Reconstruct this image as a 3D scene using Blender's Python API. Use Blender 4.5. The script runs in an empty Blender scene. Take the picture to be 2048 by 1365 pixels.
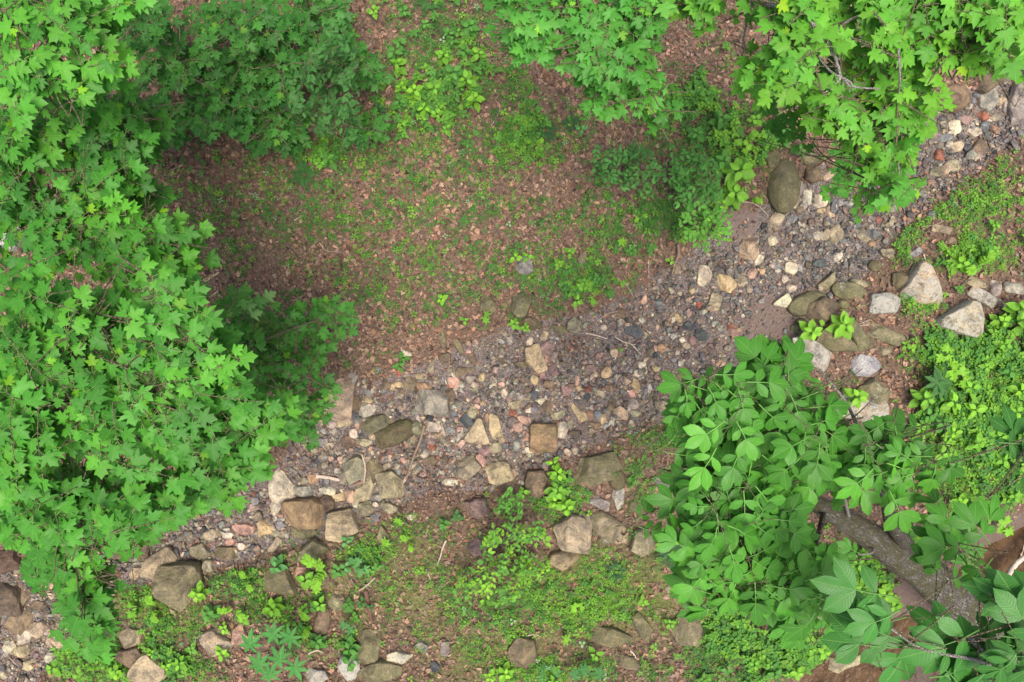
import bpy, math, random
import numpy as np
from mathutils import Vector

S = bpy.context.scene
C = S.collection
R = math.radians
# ---------------------------------------------------------------- camera
H = 9.2            # drone height over the creek bank, metres
PPM = 150.0        # photograph pixels per metre at z = 0
cam_d = bpy.data.cameras.new('camera')
cam = bpy.data.objects.new('camera', cam_d)
C.objects.link(cam)
cam.location = (0, 0, H)
cam.rotation_euler = (0, 0, 0)
cam_d.sensor_width = 36.0
cam_d.lens = 36.0 * H / (2048 / PPM)
cam_d.clip_start = 0.05
cam_d.clip_end = 500
S.camera = cam
# ---------------------------------------------------------------- sky, sun, exposure
SUN_EL, SUN_AZ = R(78), R(150)
w = bpy.data.worlds.new("World"); S.world = w; w.use_nodes = True
nt = w.node_tree; nt.nodes.clear()
sky = nt.nodes.new('ShaderNodeTexSky'); sky.sky_type = 'NISHITA'; sky.sun_disc = False
sky.sun_elevation = SUN_EL; sky.sun_rotation = SUN_AZ
sky.air_density = 1.0; sky.dust_density = 6.0; sky.ozone_density = 0.6
bg = nt.nodes.new('ShaderNodeBackground'); bg.inputs[1].default_value = 0.148
wo = nt.nodes.new('ShaderNodeOutputWorld')
nt.links.new(sky.outputs[0], bg.inputs[0]); nt.links.new(bg.outputs[0], wo.inputs[0])
sd = bpy.data.lights.new('sun', 'SUN'); sd.energy = 1.8; sd.angle = R(28); sd.color = (1, 0.95, 0.87)
sun = bpy.data.objects.new('sun', sd); C.objects.link(sun)
dirv = Vector((math.sin(SUN_AZ) * math.cos(SUN_EL), math.cos(SUN_AZ) * math.cos(SUN_EL), math.sin(SUN_EL)))
sun.rotation_euler = dirv.to_track_quat('Z', 'Y').to_euler(); sun.location = dirv * 30
S.view_settings.view_transform = 'Standard'; S.view_settings.look = 'None'
S.view_settings.gamma = 1; S.view_settings.exposure = 0.76
S.cycles.max_bounces = 6; S.cycles.diffuse_bounces = 4; S.cycles.transmission_bounces = 5

# ---------------------------------------------------------------- numpy helpers
def _hash(ix, iy, seed):
    h = (ix.astype(np.int64) * 374761393 + iy.astype(np.int64) * 668265263 + seed * 982451653) & 0x7fffffff
    h = (h ^ (h >> 13)) * 1274126177 & 0x7fffffff
    h = (h ^ (h >> 16)) & 0xffff
    return h / 65535.0
def vn(x, y, s=1.0, seed=0):
    x = np.asarray(x, float) / s; y = np.asarray(y, float) / s
    ix = np.floor(x); iy = np.floor(y); fx = x - ix; fy = y - iy
    fx = fx * fx * (3 - 2 * fx); fy = fy * fy * (3 - 2 * fy)
    a = _hash(ix, iy, seed); b = _hash(ix + 1, iy, seed); c = _hash(ix, iy + 1, seed); d = _hash(ix + 1, iy + 1, seed)
    return (a * (1 - fx) + b * fx) * (1 - fy) + (c * (1 - fx) + d * fx) * fy
def fbm(x, y, s=1.0, seed=0, o=4):
    t = 0; amp = .5
    for k in range(o):
        t = t + amp * vn(x, y, s / 2 ** k, seed + k * 17); amp *= .5
    return t / (1 - .5 ** o)
def sst(a, b, x):
    t = np.clip((x - a) / (b - a), 0, 1); return t * t * (3 - 2 * t)
def capd(px, py, chain):
    """signed distance in photograph pixels of ground units to a chain of discs (px,py,halfwidth)"""
    best = np.full(np.shape(px), 1e9)
    for (x0, y0, w0), (x1, y1, w1) in zip(chain[:-1], chain[1:]):
        dx, dy = x1 - x0, y1 - y0
        t = np.clip(((px - x0) * dx + (py - y0) * dy) / (dx * dx + dy * dy), 0, 1)
        d = np.hypot(px - x0 - t * dx, py - y0 - t * dy) - (w0 + (w1 - w0) * t)
        best = np.minimum(best, d)
    return best
def topx(x, y): return 1024 + np.asarray(x) * PPM, 682.5 - np.asarray(y) * PPM
CREEK = [(2500, 120, 90), (2048, 190, 75), (1930, 275, 75), (1800, 350, 95), (1680, 440, 120), (1540, 560, 125), (1420, 640, 115),
         (1250, 735, 122), (1060, 800, 142), (860, 860, 140), (720, 930, 125), (590, 1010, 95), (450, 1075, 62), (300, 1110, 50),
         (180, 1140, 60), (60, 1230, 110), (-100, 1330, 160), (-500, 1500, 160)]
STREAM = [(2500, 900, 60), (2120, 1100, 70), (2010, 1170, 55), (1930, 1250, 45), (1850, 1320, 75), (1730, 1370, 90), (1500, 1600, 120)]
MUD = [(2400, 950, 90), (2080, 1140, 90), (1930, 1190, 75), (1850, 1250, 70), (1790, 1350, 100), (1600, 1600, 150)]
def creek_sd(x, y):
    px, py = topx(x, y)
    return capd(px, py, CREEK) + (fbm(x, y, 1.1, 3) - .5) * 70
def height(x, y):
    x = np.asarray(x, float); y = np.asarray(y, float)
    px, py = topx(x, y)
    c = capd(px, py, CREEK) + (fbm(x, y, 1.1, 3) - .5) * 70
    h = -0.20 * (1 - sst(-60, 70, c))
    h = h + 0.16 * (fbm(x, y, 2.2, 11, 3) - .5) + 0.05 * (fbm(x, y, .5, 21, 3) - .5)
    h = h + 0.25 * sst(60, 500, c) * (1 - .5 * sst(900, 1500, px))
    s = capd(px, py, STREAM); m = capd(px, py, MUD)
    h = h * sst(-40, 120, m) - 0.42 * (1 - sst(-70, 110, m)) - 0.16 * (1 - sst(-60, 30, s + (fbm(x, y, .6, 31) - .5) * 60))
    r = np.hypot(x, y); h = h + 2.2 * sst(14, 45, r) * fbm(x, y, 14, 41)
    return h
WATER_Z = -0.50
def G(px, py, dz=0.0):
    """photograph pixel -> point standing on the ground (dz above it)"""
    px = np.asarray(px, float); py = np.asarray(py, float)
    z = np.zeros(px.shape)
    for _ in range(6):
        s = (H - z) / H / PPM
        x = (px - 1024) * s; y = (682.5 - py) * s
        z = height(x, y) + dz
    return x, y, z
def P(px, py, z):
    s = (H - z) / H / PPM
    return Vector(((px - 1024) * s, (682.5 - py) * s, z))

def mk(name, V, F, mats, parent=None, col=None, uv=None, smooth=False, par=None, matidx=None):
    """one mesh object from arrays; F (n,3) or (n,4) or a list of such arrays"""
    me = bpy.data.meshes.new(name)
    V = np.asarray(V, np.float32)
    Fl = F if isinstance(F, list) else [F]
    Fl = [np.asarray(f, np.int32) for f in Fl if len(f)]
    me.vertices.add(len(V)); me.vertices.foreach_set('co', V.ravel())
    idx = np.concatenate([f.ravel() for f in Fl]); tot = np.concatenate([np.full(len(f), f.shape[1], np.int32) for f in Fl])
    st = np.concatenate([[0], np.cumsum(tot)[:-1]]).astype(np.int32)
    me.loops.add(len(idx)); me.loops.foreach_set('vertex_index', idx)
    me.polygons.add(len(tot)); me.polygons.foreach_set('loop_start', st)
    try: me.polygons.foreach_set('loop_total', tot)
    except Exception: pass
    if smooth: me.polygons.foreach_set('use_smooth', np.ones(len(tot), bool))
    if matidx is not None: me.polygons.foreach_set('material_index', np.asarray(matidx, np.int32))
    for m in (mats if isinstance(mats, (list, tuple)) else [mats]): me.materials.append(m)
    if col is not None:
        a = me.color_attributes.new('Col', 'FLOAT_COLOR', 'POINT')
        c = np.ones((len(V), 4), np.float32); c[:, :3] = col; a.data.foreach_set('color', c.ravel())
    if par is not None:
        a = me.color_attributes.new('Par', 'FLOAT_COLOR', 'POINT')
        c = np.ones((len(V), 4), np.float32); c[:, :3] = par; a.data.foreach_set('color', c.ravel())
    if uv is not None:
        u = me.uv_layers.new(name='UVMap'); u.data.foreach_set('uv', np.asarray(uv, np.float32)[idx].ravel())
    me.update(calc_edges=True)
    o = bpy.data.objects.new(name, me); C.objects.link(o)
    if parent is not None: o.parent = parent
    return o
def tag(o, label, cat, group=None):
    o['label'] = label; o['category'] = cat
    if group: o['group'] = group
    return o
def empty(name, loc, label, cat, group=None):
    o = bpy.data.objects.new(name, None); C.objects.link(o); o.location = loc; o.empty_display_size = .1
    return tag(o, label, cat, group)
class Batch:
    def __init__(s): s.V = []; s.F3 = []; s.F4 = []; s.C = []; s.U = []; s.n = 0
    def add(s, V, F, col, uv=None):
        V = np.asarray(V, float).reshape(-1, 3); F = np.asarray(F)
        s.V.append(V); (s.F3 if F.shape[1] == 3 else s.F4).append(F + s.n)
        c = np.asarray(col, float); s.C.append(np.broadcast_to(c, V.shape) if c.ndim == 1 else c)
        s.U.append(np.zeros((len(V), 2)) if uv is None else uv); s.n += len(V)
    def build(s, name, mats, parent=None, off=(0, 0, 0), smooth=False):
        F = []
        if s.F3: F.append(np.concatenate(s.F3))
        if s.F4: F.append(np.concatenate(s.F4))
        return mk(name, np.concatenate(s.V) - np.asarray(off), F, mats, parent, np.concatenate(s.C), np.concatenate(s.U), smooth)
def scatter(tpl, pos, rot, scl, cols, uvw=True):
    """tpl=(V,F,colmul,uv); pos (n,3) rot (n,3,3) columns = local axes, scl (n,) or (n,3); cols (n,3)"""
    V, F, cm, uv = tpl; n = len(pos); k = len(V)
    sc = scl[:, None, None] if scl.ndim == 1 else scl[:, None, :]
    W = np.einsum('nij,nkj->nki', rot, V[None] * sc) + pos[:, None, :]
    FF = (F[None] + (np.arange(n) * k)[:, None, None]).reshape(-1, F.shape[1])
    CC = (cols[:, None, :] * cm[None, :, None]).reshape(-1, 3)
    return W.reshape(-1, 3), FF, CC, np.tile(uv, (n, 1))
def frames(axis, up):
    """local y=axis, z~up, x=side"""
    a = axis / np.linalg.norm(axis, axis=1, keepdims=True)
    n = up - (up * a).sum(1, keepdims=True) * a; n /= np.linalg.norm(n, axis=1, keepdims=True) + 1e-9
    s = np.cross(a, n)
    return np.stack([s, a, n], axis=2)
def tube(pts, rad, n=7, jit=0, rng=None):
    pts = np.asarray(pts, float); m = len(pts); rad = np.broadcast_to(np.asarray(rad, float), (m,))
    t = np.gradient(pts, axis=0); t /= np.linalg.norm(t, axis=1, keepdims=True) + 1e-9
    ref = np.array([0.13, 0.21, 1.0]); ref = np.where(np.abs((t * ref).sum(1, keepdims=True)) > .97, np.array([1, 0, 0.]), ref)
    a = np.cross(t, ref); a /= np.linalg.norm(a, axis=1, keepdims=True); b = np.cross(t, a)
    th = np.arange(n) * 2 * np.pi / n
    rr = rad[:, None] * np.ones((m, n))
    if jit: rr = rr * (1 + jit * (rng.random((m, n)) - .5))
    V = pts[:, None] + rr[..., None] * (np.cos(th)[None, :, None] * a[:, None] + np.sin(th)[None, :, None] * b[:, None])
    i = np.arange(m - 1)[:, None] * n; j = np.arange(n)[None]; j2 = (j + 1) % n
    F = np.stack([i + j, i + j2, i + n + j2, i + n + j], -1).reshape(-1, 4)
    return V.reshape(-1, 3), F
def spline(pts, k=6):
    pts = [np.asarray(p, float) for p in pts]
    p = [2 * pts[0] - pts[1]] + pts + [2 * pts[-1] - pts[-2]]; out = []
    for i in range(1, len(p) - 2):
        for t in np.arange(k) / k:
            out.append(.5 * (2 * p[i] + (p[i + 1] - p[i - 1]) * t + (2 * p[i - 1] - 5 * p[i] + 4 * p[i + 1] - p[i + 2]) * t * t
                             + (3 * p[i] - p[i - 1] - 3 * p[i + 1] + p[i + 2]) * t ** 3))
    out.append(p[-2]); return np.array(out)

# ---------------------------------------------------------------- materials
class NT:
    def __init__(s, name):
        s.m = bpy.data.materials.new(name); s.m.use_nodes = True; s.t = s.m.node_tree; s.t.nodes.clear()
        s.out = s.n('ShaderNodeOutputMaterial')
    def n(s, typ, **kw):
        nd = s.t.nodes.new(typ)
        for k, v in kw.items(): setattr(nd, k, v)
        return nd
    def l(s, a, b): s.t.links.new(a, b)
    def val(s, sock, v):
        if hasattr(v, 'is_linked') or isinstance(v, bpy.types.NodeSocket): s.l(v, sock)
        else: sock.default_value = v
    def noise(s, vec, scale, detail=4, rough=.6, dist=0):
        nd = s.n('ShaderNodeTexNoise'); s.l(vec, nd.inputs['Vector'])
        nd.inputs['Scale'].default_value = scale; nd.inputs['Detail'].default_value = detail
        nd.inputs['Roughness'].default_value = rough; nd.inputs['Distortion'].default_value = dist
        return nd.outputs['Fac']
    def rng(s, v, a, b, c=0, d=1):
        nd = s.n('ShaderNodeMapRange', interpolation_type='SMOOTHSTEP'); s.l(v, nd.inputs[0])
        for i, q in zip((1, 2, 3, 4), (a, b, c, d)): s.val(nd.inputs[i], q)
        return nd.outputs[0]
    def mix(s, f, a, b, mode='MIX'):
        nd = s.n('ShaderNodeMix', data_type='RGBA', blend_type=mode)
        s.val(nd.inputs[0], f); 
        for sk, v in ((nd.inputs[6], a), (nd.inputs[7], b)):
            if isinstance(v, tuple): sk.default_value = (*v, 1) if len(v) == 3 else v
            else: s.l(v, sk)
        return nd.outputs[2]
    def math(s, op, a, b=0.0):
        nd = s.n('ShaderNodeMath', operation=op); s.val(nd.inputs[0], a); s.val(nd.inputs[1], b); return nd.outputs[0]
    def pos(s): return s.n('ShaderNodeNewGeometry').outputs['Position']
    def attr(s, name): return s.n('ShaderNodeAttribute', attribute_name=name)
    def finish(s, color, rough=.8, spec=.3, bump=None, bstr=.4, bdist=.01):
        p = s.n('ShaderNodeBsdfPrincipled'); s.val(p.inputs['Base Color'], color) if not isinstance(color, tuple) else setattr(p.inputs['Base Color'], 'default_value', (*color, 1))
        s.val(p.inputs['Roughness'], rough); p.inputs['Specular IOR Level'].default_value = spec
        if bump is not None:
            b = s.n('ShaderNodeBump'); b.inputs['Strength'].default_value = bstr; b.inputs['Distance'].default_value = bdist
            s.l(bump, b.inputs['Height']); s.l(b.outputs[0], p.inputs['Normal'])
        s.p = p; s.l(p.outputs[0], s.out.inputs[0]); return s.m

def mat_leaf(name, trans=.35, rough=.5, vein=0, spec=.35, under=.35):
    s = NT(name); a = s.attr('Col').outputs['Color']; pos = s.pos()
    n1 = s.noise(pos, 14, 2); c = s.mix(s.rng(n1, .3, .7), s.mix(1.0, a, (.84, .88, .82), 'MULTIPLY'), a)
    c = s.mix(s.rng(s.noise(pos, 90, 2, .6), .70, .76, 0, .55), c, (.20, .15, .05))
    geo = s.n('ShaderNodeNewGeometry')
    if vein:
        uv = s.n('ShaderNodeUVMap').outputs[0]; sp = s.n('ShaderNodeSeparateXYZ'); s.l(uv, sp.inputs[0])
        u = s.math('ABSOLUTE', sp.outputs[0]); v = sp.outputs[1]
        mid = s.math('SUBTRACT', 1.0, s.rng(u, .004, .022))
        if vein == 1:   # pinnate side veins
            ph = s.math('SUBTRACT', v, s.math('MULTIPLY', u, .75))
            w_ = s.math('PINGPONG', ph, .045); side = s.math('MULTIPLY', s.math('SUBTRACT', 1.0, s.rng(w_, .0, .013)), .45)
        else:           # palmate veins
            an = s.math('ARCTAN2', u, s.math('ADD', v, .02))
            w_ = s.math('PINGPONG', s.math('ADD', an, .0), .42); side = s.math('MULTIPLY', s.math('SUBTRACT', 1.0, s.rng(w_, .0, .05)), .5)
        vv = s.math('MAXIMUM', mid, side)
        c = s.mix(s.math('MULTIPLY', vv, .45), c, s.mix(.5, c, (.42, .62, .22)))
        hh = s.math('SUBTRACT', 0.0, vv)
    cu = s.mix(under, c, (.34, .50, .30))
    c2 = s.mix(geo.outputs['Backfacing'], c, cu)
    p = s.n('ShaderNodeBsdfPrincipled'); s.l(c2, p.inputs['Base Color']); p.inputs['Roughness'].default_value = rough
    p.inputs['Specular IOR Level'].default_value = spec * .6
    if vein:
        b = s.n('ShaderNodeBump'); b.inputs['Strength'].default_value = .5; b.inputs['Distance'].default_value = .004
        s.l(hh, b.inputs['Height']); s.l(b.outputs[0], p.inputs['Normal'])
    t = s.n('ShaderNodeBsdfTranslucent'); tc = s.mix(1.0, c, (1.15, 1.1, .45), 'MULTIPLY'); s.l(tc, t.inputs[0])
    mx = s.n('ShaderNodeMixShader'); mx.inputs[0].default_value = trans
    s.l(p.outputs[0], mx.inputs[1]); s.l(t.outputs[0], mx.inputs[2]); s.l(mx.outputs[0], s.out.inputs[0])
    return s.m
M_MAPLE = mat_leaf('maple_leaf', .32, .45, 2)
M_HICK = mat_leaf('compound_leaf', .28, .38, 1, .45)
M_OVATE = mat_leaf('ovate_leaf', .3, .45, 1)
M_SMALL = mat_leaf('small_leaf', .3, .55)
def mat_litter():
    s = NT('dry_leaf'); a = s.attr('Col').outputs['Color']; n = s.noise(s.pos(), 60, 2)
    c = s.mix(s.rng(n, .3, .75), s.mix(1.0, a, (.62, .58, .55), 'MULTIPLY'), a)
    s.finish(c, .72, .3)
    return s.m
M_LITTER = mat_litter()
def mat_stone():
    s = NT('creek_stone'); a = s.attr('Col').outputs['Color']; par = s.attr('Par'); sp = s.n('ShaderNodeSeparateColor'); s.l(par.outputs['Color'], sp.inputs[0])
    pos = s.pos(); geo = s.n('ShaderNodeNewGeometry'); sn = s.n('ShaderNodeSeparateXYZ'); s.l(geo.outputs['Normal'], sn.inputs[0])
    mp = s.n('ShaderNodeMapping'); s.l(pos, mp.inputs[0]); mp.inputs['Scale'].default_value = (1, 1, 3); mp.inputs['Rotation'].default_value = (.4, .2, .7)
    n1 = s.noise(mp.outputs[0], 5.5, 6, .62, .4); n2 = s.noise(mp.outputs[0], 38, 5, .7); n3 = s.noise(pos, 150, 2, .6)
    c = s.mix(s.rng(n1, .32, .66), s.mix(1.0, a, (.50, .49, .50), 'MULTIPLY'), s.mix(1.0, a, (1.22, 1.16, 1.04), 'MULTIPLY'))
    c = s.mix(s.rng(n2, .42, .68, 0, .75), c, s.mix(1.0, c, (.48, .45, .42), 'MULTIPLY'))
    vc = s.n('ShaderNodeTexVoronoi', feature='DISTANCE_TO_EDGE'); s.l(mp.outputs[0], vc.inputs['Vector']); vc.inputs['Scale'].default_value = 7
    nm_ = s.noise(mp.outputs[0], 15, 4, .7); crk = s.math('ADD', vc.outputs[0], s.math('MULTIPLY', nm_, .12))
    c = s.mix(s.rng(nm_, .4, .66, 0, .55), c, s.mix(1.0, c, (1.45, 1.38, 1.22), 'MULTIPLY'))
    c = s.mix(s.rng(crk, .055, .085, .5, 0), c, s.mix(1.0, c, (.35, .33, .3), 'MULTIPLY'))
    c = s.mix(s.rng(n3, .52, .72, 0, .35), c, s.mix(1.0, c, (1.6, 1.55, 1.45), 'MULTIPLY'))
    # moss: flat-ish faces, broken by noise
    nm = s.noise(pos, 7, 6, .68, .3)
    thr = s.math('SUBTRACT', .79, s.math('MULTIPLY', sp.outputs[0], .52))
    mm = s.rng(s.math('SUBTRACT', nm, thr), -.05, .09)
    mossc = s.mix(s.noise(pos, 45, 3), (.055, .055, .025), (.17, .165, .07))
    c = s.mix(s.math('MULTIPLY', s.math('MULTIPLY', mm, .78), s.rng(s.noise(pos, 22, 5, .7), .36, .58, .25, 1)), c, mossc)
    # pale lichen crust
    nl = s.noise(pos, 19, 6, .75, .2); nl2 = s.noise(pos, 4, 2)
    tl = s.math('SUBTRACT', .79, s.math('MULTIPLY', sp.outputs[1], .40))
    ll = s.rng(s.math('SUBTRACT', s.math('ADD', s.math('MULTIPLY', nl, .75), s.math('MULTIPLY', nl2, .25)), tl), -.02, .05)
    c = s.mix(s.math('MULTIPLY', ll, .62), c, (.40, .395, .34))
    h = s.math('ADD', s.math('ADD', s.math('MULTIPLY', n1, 1.0), s.math('MULTIPLY', n2, .35)), s.math('MULTIPLY', nl, .2))
    return s.finish(c, .82, .28, h, 1.0, .035)
M_STONE = mat_stone()
def mat_bark(name, c1, c2, lich, sc=1.0, moss=.3):
    s = NT(name); tc = s.pos(); mp = s.n('ShaderNodeMapping'); s.l(tc, mp.inputs[0])
    mp.inputs['Rotation'].default_value = (0, R(-45), R(-33)); 
    v = s.n('ShaderNodeTexVoronoi', feature='DISTANCE_TO_EDGE'); m2 = s.n('ShaderNodeMapping'); s.l(mp.outputs[0], m2.inputs[0]); m2.inputs['Scale'].default_value = (.28, 1, 1)
    s.l(m2.outputs[0], v.inputs['Vector']); v.inputs['Scale'].default_value = 38 * sc
    n = s.noise(m2.outputs[0], 55 * sc, 5, .7); nb = s.noise(tc, 6, 5, .65)
    c = s.mix(s.rng(n, .35, .7), c1, c2)
    c = s.mix(s.rng(v.outputs[0], .0, .14), (c1[0] * .5, c1[1] * .5, c1[2] * .5), c)
    c = s.mix(s.math('MULTIPLY', s.rng(nb, .5, .62), moss), c, (.085, .09, .03))
    c = s.mix(s.math('MULTIPLY', s.rng(s.noise(tc, 17, 5, .7), .60, .68), lich), c, (.42, .43, .38))
    h = s.math('ADD', s.rng(v.outputs[0], 0, .2), s.math('MULTIPLY', n, .6))
    return s.finish(c, .88, .2, h, .9, .012)
M_BARK = mat_bark('tree_bark', (.045, .038, .03), (.16, .145, .12), .7, 1.0, .55)
def mat_trunk():
    s = NT('furrowed_trunk_bark'); a = s.attr('Col').outputs['Vector']; mp = s.n('ShaderNodeMapping'); s.l(a, mp.inputs[0]); mp.inputs['Scale'].default_value = (1, 1, .22)
    v = s.n('ShaderNodeTexVoronoi', feature='DISTANCE_TO_EDGE'); n0 = s.n('ShaderNodeTexNoise'); s.l(mp.outputs[0], n0.inputs['Vector']); n0.inputs['Scale'].default_value = 9; n0.inputs['Detail'].default_value = 3
    w_ = s.n('ShaderNodeVectorMath', operation='MULTIPLY_ADD'); s.l(n0.outputs['Color'], w_.inputs[0]); w_.inputs[1].default_value = (.05, .05, .05); s.l(mp.outputs[0], w_.inputs[2])
    s.l(w_.outputs[0], v.inputs['Vector']); v.inputs['Scale'].default_value = 46; n = s.noise(mp.outputs[0], 60, 5, .7); nb = s.noise(a, 5, 5, .65); nl = s.noise(mp.outputs[0], 22, 5, .75)
    c = s.mix(s.rng(n, .35, .7), (.075, .065, .052), (.23, .215, .185)); c = s.mix(s.math('MULTIPLY', s.rng(nb, .40, .56), .85), c, (.09, .088, .035))
    c = s.mix(s.math('MULTIPLY', s.rng(nl, .57, .66), .75), c, (.40, .42, .38)); c = s.mix(s.rng(v.outputs[0], .0, .13), (.045, .038, .028), c)
    h = s.math('ADD', s.rng(v.outputs[0], 0, .3), s.math('MULTIPLY', n, .4)); return s.finish(c, .9, .2, h, .7, .02)
M_TRUNK = mat_trunk()
M_TWIG = mat_bark('twig_bark', (.19, .15, .09), (.34, .29, .19), .2, 3, .05)
M_PALEBARK = mat_bark('pale_twig_bark', (.32, .29, .25), (.55, .52, .46), .3, 3, .03)
def mat_wood(name, c1, c2):
    s = NT(name); a = s.attr('Col').outputs['Color']; pos = s.pos()
    n = s.noise(pos, 40, 5, .7, 1.2); nb = s.noise(pos, 8, 3)
    c = s.mix(s.rng(n, .3, .7), s.mix(1.0, a, c1, 'MULTIPLY'), s.mix(1.0, a, c2, 'MULTIPLY'))
    c = s.mix(s.rng(nb, .5, .75, 0, .4), c, (.13, .085, .06))
    return s.finish(c, .8, .25, n, .6, .006)
M_WOOD = mat_wood('dead_wood', (.6, .57, .53), (1.15, 1.1, 1.05))
def mat_ground():
    s = NT('forest_floor'); par = s.attr('Par'); sp = s.n('ShaderNodeSeparateColor'); s.l(par.outputs['Color'], sp.inputs[0]); pos = s.pos()
    n1 = s.noise(pos, 2.2, 5, .6); n2 = s.noise(pos, 28, 6, .75, .5); n3 = s.noise(pos, 120, 3, .7)
    v = s.n('ShaderNodeTexVoronoi'); s.l(pos, v.inputs['Vector']); v.inputs['Scale'].default_value = 34
    vs = s.n('ShaderNodeSeparateColor'); s.l(v.outputs['Color'], vs.inputs[0])
    lit = s.mix(s.rng(n2, .3, .72), (.05, .034, .025), (.20, .135, .095))
    lit = s.mix(s.rng(vs.outputs[0], .35, .9, 0, .35), lit, (.24, .15, .105))
    # gravelly sediment
    v2 = s.n('ShaderNodeTexVoronoi'); s.l(pos, v2.inputs['Vector']); v2.inputs['Scale'].default_value = 75
    gs = s.n('ShaderNodeSeparateColor'); s.l(v2.outputs['Color'], gs.inputs[0])
    gr = s.mix(s.rng(gs.outputs[0], .1, .9), (.075, .066, .064), (.24, .21, .195))
    gr = s.mix(s.rng(gs.outputs[1], .75, .95, 0, .6), gr, (.34, .20, .15))
    gr = s.mix(s.rng(n1, .35, .65, 0, .5), gr, (.12, .085, .07))
    moss = s.mix(s.rng(n2, .3, .7), (.05, .075, .018), (.20, .20, .07))
    mud = s.mix(s.rng(n2, .25, .75), (.12, .085, .07), (.21, .155, .13))
    edge = s.math('MULTIPLY', s.math('SUBTRACT', n2, .5), .55)
    c = s.mix(s.rng(s.math('ADD', sp.outputs[1], edge), .35, .65), lit, moss)
    c = s.mix(s.rng(s.math('ADD', sp.outputs[0], edge), .4, .6), c, gr)
    c = s.mix(s.rng(s.math('ADD', sp.outputs[2], edge), .4, .6), c, mud)
    h = s.math('ADD', n2, s.math('MULTIPLY', n3, .5))
    return s.finish(c, .9, .2, h, .8, .02)
M_GROUND = mat_ground()
def mat_water():
    s = NT('stream_water'); pos = s.pos(); n = s.noise(pos, 3.2, 4, .6, .5); n2 = s.noise(pos, 14, 3, .55)
    c = s.mix(s.rng(n, .35, .65), (.045, .024, .010), (.10, .058, .028))
    return s.finish(c, .05, .10, n2, .5, .03)
M_WATER = mat_water()
# ---------------------------------------------------------------- the ground
def axis(lim, step, far):
    a = list(np.arange(-lim, lim + 1e-6, step)); d = step; x = lim
    out = []
    while x < far: d *= 1.16; x += d; out.append(x)
    return np.array([-q for q in out[::-1]] + a + out)
gx = axis(7.6, .045, 60); gy = axis(5.4, .045, 60)
X, Y = np.meshgrid(gx, gy); Z = height(X, Y) + .012 * (fbm(X, Y, .12, 77, 2) - .5)
nx, ny = len(gx), len(gy)
ii = (np.arange(ny - 1)[:, None] * nx + np.arange(nx - 1)[None]).ravel()
Fq = np.stack([ii, ii + 1, ii + nx + 1, ii + nx], 1)
gpx, gpy = topx(X, Y)
def blobs(px, py, L):
    t = np.zeros(np.shape(px))
    for (bx, by, rx, ry, d) in L:
        t = np.maximum(t, d * np.exp(-((px - bx) / rx) ** 2 - ((py - by) / ry) ** 2))
    return t
MOSS_B = [(860, 1200, 190, 110, .6), (700, 1230, 90, 60, .5), (1200, 1180, 240, 130, .8), (1000, 1300, 300, 110, .6), (300, 1200, 200, 90, .7), (820, 1100, 160, 70, .55), (1330, 870, 90, 70, .55),
          (1300, 990, 80, 60, .5), (650, 1180, 150, 100, .55), (1900, 860, 140, 120, .5), (1950, 520, 130, 80, .5), (1040, 180, 40, 50, .5),
          (1350, 220, 60, 40, .5), (1540, 330, 30, 60, .7), (1030, 250, 60, 60, .45), (560, 500, 90, 40, .3), (250, 1330, 160, 60, .6)]
MUD_B = [(1560, 650, 130, 70, 1.), (1470, 440, 70, 50, .9), (1450, 690, 80, 40, .55), (2030, 1080, 80, 60, 1.)]
par = np.zeros((X.size, 3))
par[:, 0] = (1 - sst(-25, 25, creek_sd(X, Y))).ravel()
par[:, 1] = blobs(gpx, gpy, MOSS_B).ravel()
mud = np.maximum(1 - sst(-20, 25, capd(gpx, gpy, MUD)), blobs(gpx, gpy, MUD_B))
par[:, 2] = mud.ravel()
g = mk('ground', np.stack([X, Y, Z], -1).reshape(-1, 3), Fq, M_GROUND, par=par, smooth=True); g['kind'] = 'structure'
# water of the stream: a sheet that the mud banks rise through
wx = np.linspace(4.0, 12, 60); wy = np.linspace(-9, -1.2, 60)
WX, WY = np.meshgrid(wx, wy); ii = (np.arange(59)[:, None] * 60 + np.arange(59)[None]).ravel()
wat = mk('water', np.stack([WX, WY, np.full(WX.shape, WATER_Z)], -1).reshape(-1, 3), np.stack([ii, ii + 1, ii + 61, ii + 60], 1), M_WATER, smooth=True)
wat['kind'] = 'structure'

# ---------------------------------------------------------------- stones
COLS = dict(T=(.35, .295, .215), P=(.48, .435, .35), Y=(.40, .32, .205), O=(.31, .21, .14), B=(.19, .15, .105), D=(.11, .08, .06), G=(.29, .275, .25),
            S=(.17, .178, .19), K=(.075, .085, .095), N=(.43, .28, .23), R=(.27, .11, .075), W=(.33, .345, .345), M=(.20, .18, .12), V=(.22, .155, .15), C=(.27, .25, .18))
CNAME = dict(T='tan', P='pale tan', Y='yellowish', O='orange brown', B='brown', D='dark brown', G='grey', S='slate grey', K='dark slate',
             N='pink', R='red', W='whitish', M='mossy', V='purplish brown', C='grey green')
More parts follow.
